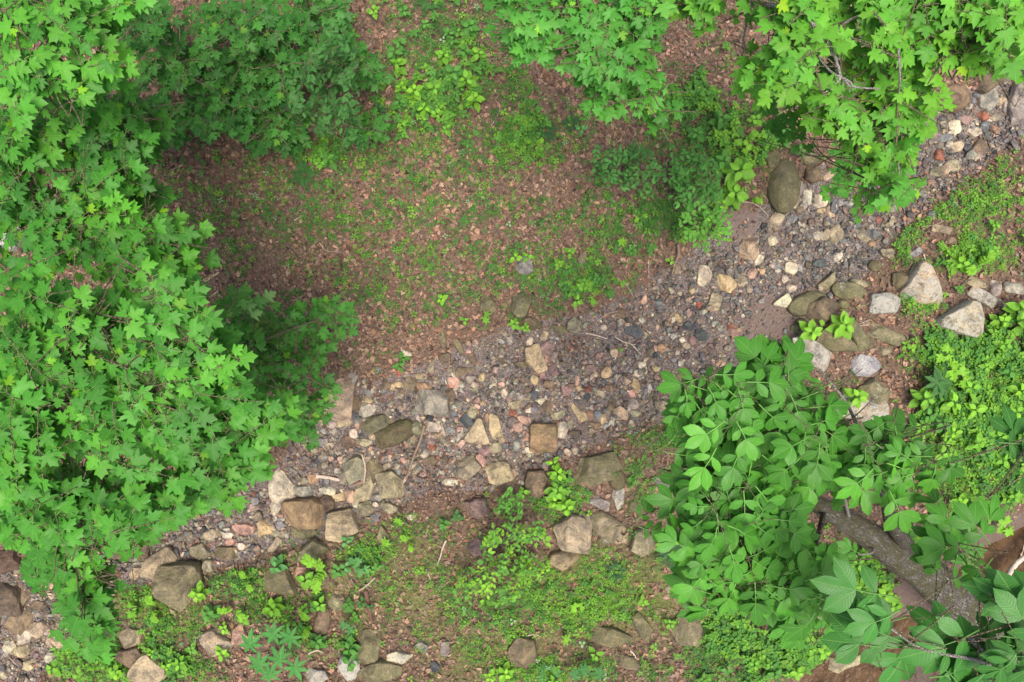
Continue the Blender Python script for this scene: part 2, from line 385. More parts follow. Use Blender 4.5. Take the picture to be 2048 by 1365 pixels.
# px py width height angle(clockwise) shape colour moss lichen | label | short name for use as a landmark
STONES = """
1903 197 66 50 8 r B .1 .1|smooth rounded brown boulder at the right end of the creek bed|smooth rounded brown boulder
1976 160 64 34 -35 a B .2 .1|slanting grey brown slab above the rounded boulder at top right|slanting slab at top right
1973 198 36 42 20 a G 0 0
2042 215 54 80 -10 a G .3 .2|big dark grey boulder cut by the right edge of the photo|boulder at the right edge
2003 203 26 14 0 r T 0 0
1944 202 12 15 0 r S 0 0
1964 233 24 18 10 a R 0 0
1933 240 32 18 10 a V 0 0
1994 232 30 18 -15 a C 0 0
1904 256 26 28 -20 q P 0 0
1948 265 26 18 0 a P 0 0
1969 253 21 16 -20 a S 0 0
1891 277 25 14 -5 r S 0 0
1914 294 24 20 -30 a T 0 0
1956 297 34 28 -20 a B .1 0
1877 312 24 22 -40 a R 0 0
1906 332 27 24 30 r C 0 0
1890 339 20 20 20 a T 0 0
1872 345 24 17 10 a C .2 0
1991 260 28 15 10 a O 0 0
2014 214 22 20 0 a G 0 0
2042 268 14 14 0 a S 0 0
1989 173 18 14 0 a G 0 0
1566 370 56 97 4 r M .75 .35|tall egg shaped boulder coated in green moss beside the upper creek|tall egg shaped mossy boulder
1618 317 36 24 10 r M .6 0
1624 348 30 34 0 a B .5 .1
1545 318 26 36 0 a M .9 0
1613 393 17 30 0 q P 0 0
1639 402 36 26 -25 a P 0 .1|pale tan stone right of the tall egg shaped mossy boulder|pale tan stone right of it
1589 403 16 26 20 a T .1 0
1599 377 13 28 0 r G 0 0
1644 333 14 10 0 r G 0 0
1656 353 24 12 -30 q T 0 0
1726 427 36 20 -5 a B 0 .1
1709 437 24 14 20 r K 0 0
1739 368 16 20 0 r K 0 0
1718 363 20 46 25 q B .1 0
1738 383 28 13 -25 q B 0 0
1661 427 12 28 -20 r T 0 0
1641 422 20 9 0 r Y 0 0
1584 437 20 18 0 a S 0 0
1549 443 22 34 35 q T 0 0
1799 390 26 16 20 a N 0 .3
1864 430 17 16 0 r S 0 0
1784 300 14 20 0 r S 0 0
1671 468 27 30 10 r T 0 .1|rounded tan stone high in the gravel under the yellow green maple|rounded tan stone in upper gravel
1634 472 17 17 0 r G 0 0
1544 483 18 18 30 a P 0 0
1581 537 21 20 10 q P 0 0
1598 537 12 13 0 q W 0 0
1675 515 15 18 0 q P 0 0
1639 527 34 18 -15 a K 0 0
1724 473 18 32 -35 q C .3 0
1748 470 28 18 10 a S 0 0
1744 488 15 12 0 a O 0 0
1774 507 28 20 20 a C .2 .2
1749 532 22 20 0 r M .7 0
1656 565 32 38 20 t C .2 .1|tan grey wedge shaped rock just above two mossy boulders|tan grey wedge shaped rock
1701 583 64 32 14 r M .7 .5|long mossy boulder with pale lichen at the gravel edge|long lichen spotted boulder
1614 608 68 38 -20 r M .8 .1|dark green mossy boulder leaning at the gravel edge|dark green mossy boulder
1638 623 66 46 -18 a B .3 .15|brown grey boulder in front of the dark green mossy boulder|brown grey creek edge boulder
1718 568 36 15 15 r C .3 .1
1568 600 36 26 10 t P 0 0|pale triangular stone on bare mud at the gravel edge|pale triangular stone on mud
1581 577 19 17 0 a P 0 0
1569 560 14 14 0 a P 0 0
1769 607 62 36 -5 a G .3 .85|flat grey boulder crusted with lichen left of a triangular boulder|flat lichen crusted boulder
1841 567 74 78 0 t T .25 .8|tall triangular boulder with pale lichen on the right bank|tall triangular lichen boulder
1800 562 32 34 -30 a M .6 .2
1833 505 30 13 -45 q W .1 .3
1678 632 42 20 0 a B .4 .1
1718 677 26 84 -32 q M .6 .3|narrow mossy slab lying diagonally among the right bank rocks|narrow diagonal mossy slab
1679 688 76 36 22 a M .7 .45|dark mossy flat rock with white lichen spots|dark rock with white spots
1636 715 112 42 30 a G .2 .75|long grey lichen slab half hidden under the compound leaves|long grey lichen slab
1728 733 54 38 12 a W 0 .3|blue white blocky boulder with cracks on the right bank|blue white blocky boulder
1749 783 62 42 12 a M .5 .55|olive boulder resting over the cream lichen slab|olive boulder over cream slab
1721 817 98 50 12 q T .35 .8|big cream lichen slab beside the compound leaved tree|big cream lichen slab
1766 670 70 26 25 q M .5 .2
1919 633 84 62 18 t T .3 .8|large triangular boulder white with lichen among right bank seedlings|large white triangular boulder
1973 600 74 24 25 q G .3 .7|long pale rock above the large white triangular boulder|long pale rock
1951 568 38 18 20 a C .3 .3
1989 578 20 30 0 r G .3 .4
2033 578 46 20 10 q G .3 .5
1604 645 24 14 0 r M .5 .1
1591 658 17 18 0 r M .5 .1
1686 610 22 18 0 r M .8 .1
1691 762 20 18 0 a M .5 .1
1899 482 30 14 10 q B .2 0
1883 460 36 15 5 q T .2 .1
1768 703 22 16 0 a C .3 .2
1496 497 38 42 10 a T .2 .1|blocky tan boulder standing alone in grey gravel|blocky tan boulder in grey gravel
1409 553 26 38 5 q P 0 .1|upright pale yellow stone left of the lone golden tan rock|upright pale yellow stone
1452 568 42 30 22 a Y 0 0|golden tan rock in the middle of the grey gravel|golden tan rock
1482 563 18 22 -20 q T 0 0
1429 603 21 34 18 q T 0 0|cracked tan stone split by a dark line below golden rock|cracked tan stone
1384 582 14 12 0 a Y 0 0
1352 538 10 21 10 r C 0 0
1504 548 18 20 0 a N 0 0
1524 542 12 16 -25 a Y 0 0
1517 520 13 20 30 q P 0 0
1499 580 10 12 30 q T 0 0
1397 610 13 15 -15 r R 0 0
1356 637 11 21 -35 r Y 0 0
1376 652 18 17 0 a K 0 0
1269 663 36 24 10 a K 0 0|dark slate stone by the forked twig|dark slate stone
1288 667 10 20 -35 q C 0 0
1402 670 28 20 35 a K 0 0
1384 682 14 20 -10 r V 0 0
1461 653 12 11 0 r R 0 0
1469 667 12 19 -30 r N 0 0
1477 660 9 8 0 r Y 0 0
1227 703 15 28 -25 a T 0 0
1322 697 19 16 20 r O 0 0
1374 693 15 12 0 a T 0 0
1149 650 28 30 20 a C .3 0
1119 658 32 14 15 r M .8 0
1061 645 40 24 0 a D .7 0
1041 610 38 46 10 a M .6 .2|mossy boulder on the leaf litter left of creek seedlings|mossy boulder on the litter
1049 532 36 32 20 a G .3 .5|lichen grey rock half buried in leaf litter above creek|lichen grey rock in litter
1165 517 17 28 10 a C .6 0
1090 668 12 24 25 q T 0 0
1059 683 12 20 20 r P 0 0
1090 697 36 26 0 a V 0 0
1069 720 34 50 -18 a Y 0 .5|golden brown almond shaped rock left of the dry leaf pile|golden almond shaped rock
1212 745 19 24 10 a Y 0 0
1179 738 26 14 5 a V 0 0
1284 730 14 12 -20 a P 0 0
1311 738 14 10 25 r Y 0 0
1274 747 14 13 10 a P 0 0
1271 772 15 26 -18 a Y 0 0
1221 777 24 15 -10 a B 0 0
1069 760 15 20 -10 a Y 0 0
1099 770 24 15 10 a B 0 0
1134 780 21 18 0 q V 0 0
1159 778 15 11 0 r Y 0 0
1154 762 8 21 0 r N 0 0
1176 778 13 13 0 a R 0 0
1196 785 14 13 0 r C 0 0
1174 795 14 12 0 r K 0 0
1069 790 14 22 -5 r K 0 0
1096 813 22 21 10 a B 0 0
1032 810 26 16 -15 r T .1 0
1116 832 30 14 -20 a C 0 0
1157 827 20 50 -45 t Y 0 0|tan wedge stone pointing up and left in the creek centre|tan wedge pointing up left
1181 832 12 23 -15 r O 0 0
1196 830 16 17 0 r S 0 0
1222 813 13 28 10 a B 0 0
1241 827 28 25 10 a T 0 0
1266 807 21 21 0 r G 0 0
1326 813 30 20 5 a C 0 0
1269 828 24 13 10 a C .2 0
1206 840 13 22 -10 r Y 0 0
1192 852 28 11 5 q B 0 0
1212 852 13 14 0 a W 0 0
1093 845 15 21 15 a S 0 0
1122 863 26 32 -15 a P 0 0
1137 850 20 14 -20 q C 0 0
1087 876 50 54 -3 q O .45 .1|large square orange tan slab with darker lower half|square orange tan slab
1049 840 26 15 25 r N 0 0
1034 853 20 22 0 a N 0 0
1057 872 13 26 10 a N 0 0
1026 827 14 17 0 a R 0 0
1152 868 22 12 10 r B 0 0
1032 892 15 20 10 r G 0 0
1108 738 19 24 -10 q V 0 0
1086 752 13 22 0 a V 0 0
1044 730 24 12 0 q M .5 0
1096 718 11 14 0 q N 0 0
1241 627 24 16 -5 q B 0 0
1289 597 12 22 15 t N 0 0
1441 728 18 12 0 a N 0 0
1481 702 10 10 0 a N 0 0
1291 785 9 17 0 r S 0 0
1352 775 12 11 0 a N 0 0
1299 775 8 13 -20 r W 0 0
1264 788 13 14 -25 a N 0 0
1316 607 18 12 0 r S 0 0
1319 615 14 12 0 r S 0 0
1194 633 10 14 0 r S 0 0
1207 655 12 11 0 r P 0 0
864 805 56 48 -4 q G .35 .1|big flat grey brown slab in the left half of the creek|big flat grey brown slab
681 795 46 80 8 q T .35 .1|tall tan slab at the bank partly under maple leaves|tall tan slab under maple leaves
707 752 17 34 -12 a G .1 0
709 805 25 30 0 a B .2 0
734 820 38 24 -12 a P 0 0|pale tan block above the green brown flat rock|pale tan block
735 798 18 14 0 a Y 0 0
739 782 22 16 -25 a G 0 0
702 833 20 17 30 r S 0 0
690 845 34 18 0 q T 0 0
754 848 66 32 -3 a M .55 0|green brown flat rock above the dark moss hump|green brown flat rock
786 870 86 38 -22 r D .7 .1|dark mossy hump of rock partly buried under dry needles|dark mossy rock hump
705 867 20 17 0 q P 0 0
697 885 34 24 10 a B .2 0
725 885 34 15 8 a T 0 0
714 850 8 15 0 r N 0 0
745 873 14 13 0 r T 0 0
835 858 24 27 -10 r C .2 0
869 855 24 19 10 q P 0 0
848 773 34 15 -3 q O 0 0
822 765 20 29 20 q B 0 0
842 753 20 11 0 q Y 0 0
862 732 11 28 8 q C 0 0
910 765 24 20 0 a N 0 0
924 772 10 10 0 r W 0 0
897 772 12 10 -20 t R 0 0
900 790 19 26 0 a B .3 0
887 809 7 14 0 q W 0 0
964 755 14 17 0 r Y 0 0
1009 788 13 19 -5 r P 0 0
925 742 42 17 -18 t B .1 0|flat brown arrowhead shaped stone in creek gravel|flat arrowhead shaped stone
942 713 15 32 -25 r B .2 0
890 713 22 34 -38 a B .3 0
915 688 13 38 -25 r M .6 0
885 675 12 40 -10 r M .6 .1
975 612 26 34 -30 a M .5 .4
809 707 26 13 10 a P 0 0
797 743 11 17 15 a R 0 0
755 740 13 12 0 a S 0 0
772 770 18 19 10 a B 0 0
785 774 12 14 0 r Y 0 0
799 770 18 11 10 a Y 0 0
874 765 12 11 0 a T 0 0
945 825 19 24 10 r C 0 0
958 862 42 44 10 t T .1 0|flat tan slab left of the long golden brown stone|flat tan kite slab
990 857 23 54 -8 a Y .2 0|long golden brown stone in the creek centre|long golden brown stone
937 842 28 22 25 a K 0 0
992 895 22 20 0 a C 0 0
1004 882 12 14 0 a Y 0 0
907 828 14 10 0 a S 0 0
910 813 14 8 -15 r W 0 0
1020 825 0 0 0 r R 0 0
974 835 8 18 5 r O 0 0
875 877 0 0 0 r P 0 0
819 882 22 20 0 a C .3 0
900 860 16 13 0 r S 0 0
969 902 22 18 0 r V 0 0
885 860 8 24 -12 t T 0 0
872 828 20 9 -8 r N 0 0
862 893 20 14 30 q R 0 0
1003 769 12 10 0 a N 0 0
1019 678 11 24 -10 r G 0 0
1002 683 14 7 25 r W 0 0
595 660 26 24 0 a T .1 0
937 705 12 8 0 a N 0 0
160 1095 84 62 5 a T .1 .15|broad tan slab half under maple leaves at the left|broad tan slab at left
240 1105 38 26 50 a B .2 .1
283 1097 34 46 0 a B .2 0
322 1132 62 56 -20 a T .2 .2|big tan boulder leaning on a mossy one at lower left|big tan lower left boulder
362 1168 78 84 10 a M .55 .45|big mossy boulder with a pale foot at lower left|big mossy lower left boulder
403 1100 38 30 20 a C .4 .4
455 1107 40 24 5 q B .5 .1
423 1070 30 24 0 a T .1 .1
458 1085 16 14 0 r N 0 0
455 1072 20 11 0 r P 0 0
487 1057 38 20 10 a N 0 0
483 1093 16 13 0 a P 0 0
417 1132 20 22 0 q T .2 .6
68 1162 34 24 0 a K 0 0|dark blue grey stone near the left edge|dark blue grey stone
48 1193 20 46 42 q B .1 0
14 1196 60 60 0 q D .1 0|big dark brown slab cut by the left edge|dark brown left edge slab
37 1247 38 80 42 q B .1 .15|grey brown slab slanting down to the left edge|slanting left edge slab
15 1122 52 42 0 a D .2 0
47 1270 38 30 -20 a P 0 .1
80 1257 34 30 -20 a T 0 0
77 1212 28 20 0 a B 0 0
112 1282 48 22 35 a T 0 .1
45 1302 30 22 -10 r Y 0 0
20 1295 20 25 20 a P 0 0
105 1315 30 20 -15 a P 0 0
60 1330 28 18 -15 a T 0 0
7 1347 20 22 0 a T 0 0
97 1168 18 32 -10 q N 0 0
263 1273 46 38 -20 a T .2 .1
268 1310 52 36 20 a B .3 .3
302 1340 60 54 30 q T .1 .4|tan slanting slab at the bottom edge below lower left grass|bottom edge tan slab
430 1285 60 44 25 a T .2 .6
483 1267 30 36 0 a N .3 .1
443 1258 30 22 0 a M .6 .1
273 1145 30 20 -30 a T 0 0
195 1155 24 12 10 a T 0 0
238 1150 10 17 20 r R 0 0
562 967 46 64 -12 a P .1 .4|tall pale lichen boulder at the edge of maple leaves|tall pale lichen boulder
606 983 42 22 0 a G .1 .1
612 1024 76 58 12 a O .42 .15|big rusty orange boulder at the foot of the creek|big rusty orange boulder
654 1008 30 34 0 a D .1 0
686 1050 62 62 30 a T .25 .1|square tan boulder right of the rusty orange boulder|square tan boulder
709 940 44 50 20 a C .2 .2|tan green boulder above the stick strewn boulder|tan green boulder
779 970 58 50 25 a C .2 .1|tan boulder with pale driftwood sticks lying on it|stick strewn boulder
728 982 28 58 22 a T .2 .1
750 937 28 34 -35 a M .5 .1
703 994 20 28 -35 q N 0 .4
732 1018 30 27 10 a C .2 0
780 1018 34 22 5 a C .1 0
757 996 24 12 5 r G 0 0
629 958 24 17 3 q O 0 0
655 981 30 17 18 a P 0 .1
676 996 28 14 -15 q Y 0 0
712 1013 11 17 -20 q P 0 0
552 1013 22 32 0 a P .1 0
570 1010 14 38 30 q B .1 0
532 1057 26 32 0 q Y 0 0|yellow tan stone low beside pebbles at the maple edge|low yellow tan stone
555 1070 20 18 0 a C 0 0
562 1053 15 20 -20 a S 0 0
545 1097 12 44 38 q T .1 0
609 1067 46 26 15 a M .5 .1
627 1103 52 46 -10 a M .65 .6
602 1143 20 20 0 q N .1 0
562 1163 62 52 12 a M .6 .15|mossy brown boulder beside bright lower left seedlings|mossy brown lower boulder
642 1158 34 26 5 r B .5 .1
675 1207 36 22 15 a C .5 .3
645 1245 28 54 15 r B .5 .1
739 1293 36 56 5 q M .7 .1|upright dark mossy slab at the bottom edge|upright dark mossy slab
759 1343 78 42 3 a M .6 .4|wide mossy slab with white specks below the upright one|wide speckled mossy slab
701 1338 40 56 -10 a G .1 .8|pale grey lichen boulder at the bottom edge|pale grey bottom boulder
799 1313 50 24 -15 a P .2 .7
845 1293 23 22 -20 a G .2 .6
889 1300 18 32 0 a G .3 .5
632 1353 46 26 0 a G .3 .6
939 935 42 46 15 a C .2 .1|grey tan boulder at the lower creek edge|grey tan creek edge boulder
999 944 44 42 -20 q Y .15 .15|yellow tan angular boulder at the lower creek edge|yellow tan angular boulder
1012 970 42 18 -20 a B .3 0
900 965 28 14 0 r P 0 0
964 922 15 28 -28 q N 0 0
822 1035 19 11 5 r P 0 0
955 1015 42 34 0 a V .2 .1
949 1093 24 32 0 a V .2 0
767 1068 22 36 -10 a M .6 .1
870 1333 18 20 0 a K .1 .2
832 943 15 12 -10 r C 0 0
797 942 12 17 -15 r S 0 0
863 920 30 18 5 a B .3 0
749 1036 24 13 -20 q S 0 .3
1077 968 44 50 -10 a B .4 .2|brown boulder left of a column of bright seedlings|brown boulder by bright seedlings
1192 938 90 50 -18 a M .6 .3|large flat mossy rock rising from the lower bank|large flat mossy rock
1234 958 28 42 -5 r D .8 .1
1237 993 24 50 -10 a G .1 .5
1197 1005 42 18 25 q G .2 .4
1142 1063 66 64 5 a T .35 .5|tan lichen boulder left end of a cluster|tan lichen cluster boulder
1169 1043 26 30 -20 a T .2 .3
1214 1053 80 40 32 r C .55 .5|oblong mossy green boulder in the lower right cluster|oblong mossy cluster boulder
1281 1083 46 46 -10 a C .6 .4|squarish mossy boulder with a pale foot right of cluster|squarish mossy boulder
1129 1117 56 40 0 a B .1 .15|smooth brown grey boulder below the tan lichen boulder|smooth brown grey cluster boulder
1324 967 34 28 15 a G .2 .4
1344 993 26 20 0 a B .2 .1
1287 1257 26 62 -40 q M .55 .2|long tilted mossy slab on the lower right bank|long tilted mossy slab
1221 1272 78 32 8 a M .8 .2|low mossy rock left of the long tilted slab|low mossy rock
1374 1258 52 52 10 a M .5 .45|mossy grey boulder at the foot of the compound leaves|mossy grey foot boulder
1044 1303 50 56 0 a B .5 .3
1254 1323 50 22 20 a M .6 .1
1377 1070 34 18 15 a B .2 0
1504 1290 20 26 25 q P .1 .3
1189 1065 14 14 0 r M .7 0
1214 1080 17 12 0 a G .2 .3
1267 1013 20 22 0 r M .8 0
1342 1177 20 14 -30 q C .5 0
1583 1227 20 25 0 a P .2 .4
1633 1237 38 30 0 a B .1 .1
1811 960 32 18 10 a G .2 .2
1678 1322 80 34 -14 a T .2 .3|pale rock ledge at the edge of the brown water|pale rock ledge by water
1738 1308 62 15 -5 a T .2 .2
18 462 60 60 20 a W 0 .2|pale blue grey rock glimpsed through leaves at left edge|pale left edge rock
75 478 48 34 25 q B .1 .1
"""
def ray_radius(poly, th):
    """distance from origin to a star-shaped polygon outline for every angle"""
    poly = np.asarray(poly, float); r = np.zeros(len(th)); d = np.stack([np.cos(th), np.sin(th)], 1)
    for a, b in zip(poly, np.roll(poly, -1, 0)):
        e = b - a; den = d[:, 0] * e[1] - d[:, 1] * e[0]
        with np.errstate(all='ignore'):
            t = (a[0] * e[1] - a[1] * e[0]) / den; u = (a[0] * d[:, 1] - a[1] * d[:, 0]) / den
        ok = (t > 0) & (u >= -1e-6) & (u <= 1 + 1e-6) & np.isfinite(t); r = np.where(ok, np.maximum(r, t), r)
    return r
def stone_poly(rng, shape):
    if shape == 't': n = 3; an = np.array([0, 2.1, 4.2]) + rng.uniform(-.25, .25, 3) + math.pi / 2; rad = rng.uniform(.95, 1.1, 3)
    elif shape == 'q': an = np.array([.7, 2.44, 3.84, 5.58]) + rng.uniform(-.30, .30, 4); rad = rng.uniform(.82, 1.15, 4)
    else:
        n = rng.integers(5, 7) if shape == 'a' else 9
        an = np.arange(n) * 2 * np.pi / n + rng.uniform(-.3, .3, n) * (6.28 / n) + rng.uniform(0, 6.28)
        rad = rng.uniform(.78, 1.1, n) if shape == 'a' else rng.uniform(.92, 1.05, n)
    p = np.stack([np.cos(an) * rad, np.sin(an) * rad], 1)
    if shape in 'tq':   # blunt the corners
        q = []
        for i in range(len(p)):
            a, b, c = p[i - 1], p[i], p[(i + 1) % len(p)]; k = rng.uniform(.06, .2)
            q += [b + (a - b) * k, b + (c - b) * rng.uniform(.06, .18)]
        p = np.array(q)
    lo, hi = p.min(0), p.max(0)
    return (p - (lo + hi) / 2) / (hi - lo)
def stone_mesh(rng, wid, hei, ang, shape, nth, nr, Hs):
    th = np.arange(nth) * 2 * np.pi / nth
    rr = ray_radius(stone_poly(rng, shape) * np.array([wid, hei]), th)
    for _ in range(1 if shape != 'r' else 2):
        rr = (np.roll(rr, 1) + (2 if shape == 'r' else 5) * rr + np.roll(rr, -1)) / (4 if shape == 'r' else 7)
    rr = rr * (1 + .05 * (vn(th * 5 + rng.uniform(0, 99), th * 0, 1, 5) - .5))
    t = np.sin(np.linspace(0, 1, nr) * math.pi / 2)
    x = t[:, None] * rr * np.cos(th); y = t[:, None] * rr * np.sin(th)
    p = 2.6 if shape == 'r' else 9
    z = Hs * (1 - t[:, None] ** p) ** (1 / (1.7 if shape == 'r' else 2.2)) * np.ones_like(x)
    L = max(wid, hei)
    for k in range(3 if shape == 'r' else 6):
        ph = rng.uniform(0, 6.28); sl = rng.uniform(.25, 1.1) if k else rng.uniform(.1, .3)
        off = rng.uniform(.15, .45) * L * (.6 if k else .2)
        pl = Hs * .92 - sl * (x * math.cos(ph) + y * math.sin(ph) - off * (1 if k else 0))
        z = np.minimum(z, np.maximum(pl, -.1 * Hs))
    sd = rng.uniform(0, 500)
    nz = fbm(x + sd, y + sd, L * .4, 7, 5) - .5; nz = np.where(nz > 0, nz * .7, nz * 1.3) + .25 * (np.abs(fbm(x + sd, y * 1.7 - sd, L * .3, 19, 3) - .5) - .1)
    z = z + nz * Hs * (.16 if shape == 'r' else .30) * (.3 + .7 * (1 - t[:, None] ** 4))
    lay = vn(x * 0 + sd, z * 1.0, Hs * .22, 9)
    x = x * (1 + .05 * (lay - .5)); y = y * (1 + .05 * (lay - .5))
    V = [np.stack([x, y, z], -1).reshape(-1, 3)[nth - 1:]]  # apex ring collapses to one vertex
    xb, yb = rr * np.cos(th), rr * np.sin(th)
    V.append(np.stack([xb * 1.02, yb * 1.02, np.full(nth, -.25 * Hs)], 1)); V.append(np.stack([xb * .8, yb * .8, np.full(nth, -.6 * Hs)], 1))
    V = np.concatenate(V); V[0] = (0, 0, z[0].mean())
    a = -R(ang); ca, sa = math.cos(a), math.sin(a)
    V[:, :2] = V[:, :2] @ np.array([[ca, sa], [-sa, ca]])
    nrings = nr - 1 + 2; j = np.arange(nth); j2 = (j + 1) % nth
    tri = np.stack([np.zeros(nth, int), 1 + j, 1 + j2], 1)
    q = np.concatenate([np.stack([1 + i * nth + j, 1 + (i + 1) * nth + j, 1 + (i + 1) * nth + j2, 1 + i * nth + j2], 1) for i in range(nrings - 1)])
    return V, tri, q
def compass(dx, dy):
    a = math.degrees(math.atan2(-dy, dx)) % 360
    return ['right of', 'upper right of', 'above', 'upper left of', 'left of', 'lower left of', 'below', 'lower right of'][int((a + 22.5) // 45) % 8]
LAND = []; rows = []
for ln in STONES.strip().split('\n'):
    f = ln.split('|'); v = f[0].split()
    if float(v[2]) == 0: continue
    r = dict(px=float(v[0]), py=float(v[1]), w=float(v[2]), h=float(v[3]), a=float(v[4]), s=v[5], c=v[6], m=float(v[7]), l=float(v[8]))
    if len(f) > 1:
        r['label'] = f[1]
        if f[2] != 'pale tan stone right of it': LAND.append((r['px'], r['py'], f[2], r))
    rows.append(r)
USED = set(r['label'] for r in rows if 'label' in r)
def auto_label(base, px, py, skip=None):
    """a label that says where the thing lies next to the nearest distinctive rock"""
    c = sorted(LAND, key=lambda q: math.hypot(q[0] - px, q[1] - py))
    c = [q for q in c if q[3] is not skip][:9]
    cand = ['%s %s the %s' % (base, compass(px - q[0], py - q[1]), q[2]) for q in c[:2]]
    near = c[0]
    for q in c[1:6]:
        cand.append('%s %s the %s, towards the %s' % (base, compass(px - near[0], py - near[1]), near[2], q[2]))
    for q in c[2:]: cand.append('%s %s the %s' % (base, compass(px - q[0], py - q[1]), q[2]))
    for q in c[2:6]: cand.append('%s %s the %s, nearer the %s' % (base, compass(px - c[1][0], py - c[1][1]), c[1][2], q[2]))
    for l in cand:
        if l not in USED and len(l.split()) <= 16: USED.add(l); return l
    l = '%s %d hundredths across and %d hundredths down the photo' % (base, px / 20.48, py / 13.65)
    USED.add(l); return l
def sizeword(d): return 'tiny' if d < 15 else 'small' if d < 21 else 'medium' if d < 32 else 'large'
GREEN_FREE = []
for i, r in enumerate(rows):
    rng = np.random.default_rng(1000 + i)
    x, y, z = [float(q) for q in G(r['px'], r['py'])]
    k = (H - z) / H / PPM * 1.21; W_, H_ = r['w'] * k, r['h'] * k; mn = min(W_, H_)
    big = max(W_, H_) > .2
    Hs = mn * (.33 if big and r['s'] != 'r' else .36) * rng.uniform(.8, 1.15)
    if r['w'] > 90: Hs *= .7
    if r['m'] > .15: Hs *= 1.05
    V, tri, q = stone_mesh(rng, W_, H_, r['a'], r['s'], 60 if big else 24, 20 if big else 9, Hs)
    base = np.array(COLS[r['c']]) * rng.uniform(.88, 1.1); base = base * (1 + rng.uniform(-.05, .05, 3)) * (.86 if r['m'] > .15 else 1)
    nm = 'boulder' if max(r['w'], r['h']) >= 40 else 'stone'
    o = mk(nm, V, [tri, q], M_STONE, col=np.tile(base, (len(V), 1)), par=np.tile([r['m'], r['l'], 0], (len(V), 1)), smooth=(r['s'] == 'r'))
    o.location = (x, y, z + Hs * (.03 if r['m'] <= .15 else .14)); o.rotation_euler = (rng.uniform(-.08, .08), rng.uniform(-.08, .08), 0)
    shp = {'r': 'rounded', 'a': 'angular', 'q': 'blocky', 't': 'wedge shaped'}[r['s']]
    if 'label' not in r: r['label'] = auto_label('%s %s %s %s' % (sizeword(max(r['w'], r['h'])), shp, CNAME[r['c']], nm), r['px'], r['py'], r)
    tag(o, r['label'], nm, 'boulders along the creek banks' if nm == 'boulder' else 'stones in and beside the creek bed')
    GREEN_FREE.append((x, y, max(W_, H_) * .5))
# ---------------------------------------------------------------- pebbles and gravel (uncountable)
import bmesh
def ico(sub, seed, jit=.14):
    bm = bmesh.new(); bmesh.ops.create_icosphere(bm, subdivisions=sub, radius=.5)
    rg = np.random.default_rng(seed); V = np.array([v.co[:] for v in bm.verts]); F = np.array([[v.index for v in f.verts] for f in bm.faces]); bm.free()
    for _ in range(8):
        d = rg.normal(size=3); d /= np.linalg.norm(d); t = V @ d; lim = rg.uniform(.20, .42); V = V - np.clip(t - lim, 0, None)[:, None] * d
    V = V * (1 + jit * (rg.random((len(V), 1)) - .5))
    return V, F, np.ones(len(V)), np.zeros((len(V), 2))
PAL = np.array([COLS[c] for c in 'S S K G G S V B T N T O Y P R G V S N B C V T G T C S P T G S P G C K B'.split()]) * .95; PAL = PAL * .78 + PAL.mean(1, keepdims=True) * .22
SLAB = [1, 3, 4, 6, 7, 9, 13, 16, 24, 26, 28]
def pebbles(name, n, smin, smax, sub, seed, region, lo, power=2.0, flat=.55):
    rg = np.random.default_rng(seed)
    Vs, Fs, Cs, off = [], [], [], 0
    x = rg.uniform(-7.4, 7.4, n * 6); y = rg.uniform(-5.1, 5.1, n * 6)
    keep = rg.random(len(x)) < region(x, y); x = x[keep]; y = y[keep]
    if smax > .06:
        ok = np.ones(len(x), bool)
        for (sx, sy, sr) in GREEN_FREE: ok &= np.hypot(x - sx, y - sy) > sr * (.80 if smax > .1 else .62)
        x, y = x[ok], y[ok]
    x, y = x[:n], y[:n]; m = len(x)
    s = smin + (smax - smin) * rg.random(m) ** power
    z = height(x, y) + s * .16
    cid = rg.integers(0, len(PAL), m) if name != 'slab_bed' else rg.choice(SLAB, m); gx_ = (1024 + x * PPM > 1400 + rg.normal(size=m) * 60) & (rg.random(m) < .62); cid = np.where(gx_, rg.choice([0, 1, 2, 3, 4, 5, 7, 24, 26, 30], m), cid); col = PAL[cid] * rg.uniform(.55, 1.2, (m, 1)) * (1 + rg.uniform(-.06, .06, (m, 3)))
    ax = rg.normal(size=(m, 3)) * [1, 1, .22]; up = rg.normal(size=(m, 3)) * .3 + [0, 0, 1]
    rot = frames(ax, up); sc = np.stack([s * rg.uniform(.6, .95, m), s, s * rg.uniform(flat * .6, flat * 1.2, m)], 1)
    tid = rg.integers(0, 6, m)
    for k in range(6):
        w_ = tid == k
        if not w_.any(): continue
        V, F, c_, _ = scatter(ico(sub, seed + k), np.stack([x, y, z], 1)[w_], rot[w_], sc[w_], col[w_])
        Vs.append(V); Fs.append(F + off); Cs.append(c_); off += len(V)
    V = np.concatenate(Vs)
    o = mk(name, V, np.concatenate(Fs), M_STONE, col=np.concatenate(Cs), par=np.zeros((len(V), 3)), smooth=False)
    o['kind'] = 'stuff'; tag(o, lo, 'gravel'); return o
def reg_creek(x, y):
    px, py = topx(x, y); c = 1 - sst(-35, 22, creek_sd(x, y))
    c = c * (1 - .8 * blobs(px, py, MUD_B)) * (.7 + .3 * sst(.35, .55, fbm(x, y, .5, 55, 2)))
    return c
def reg_mid(x, y):
    px, py = topx(x, y)
    return reg_creek(x, y) * (.25 + 1.4 * blobs(px, py, [(900, 870, 520, 150, 1), (640, 1000, 260, 130, 1.), (60, 1250, 160, 140, .9), (1700, 420, 160, 90, .8), (1960, 230, 120, 100, .9), (1400, 640, 170, 110, .6)]))
pebbles('cobble_bed', 4300, .05, .15, 2, 100, reg_mid, 'mixed grey, pink, tan and red cobbles filling the creek bed', 1.7, .42)
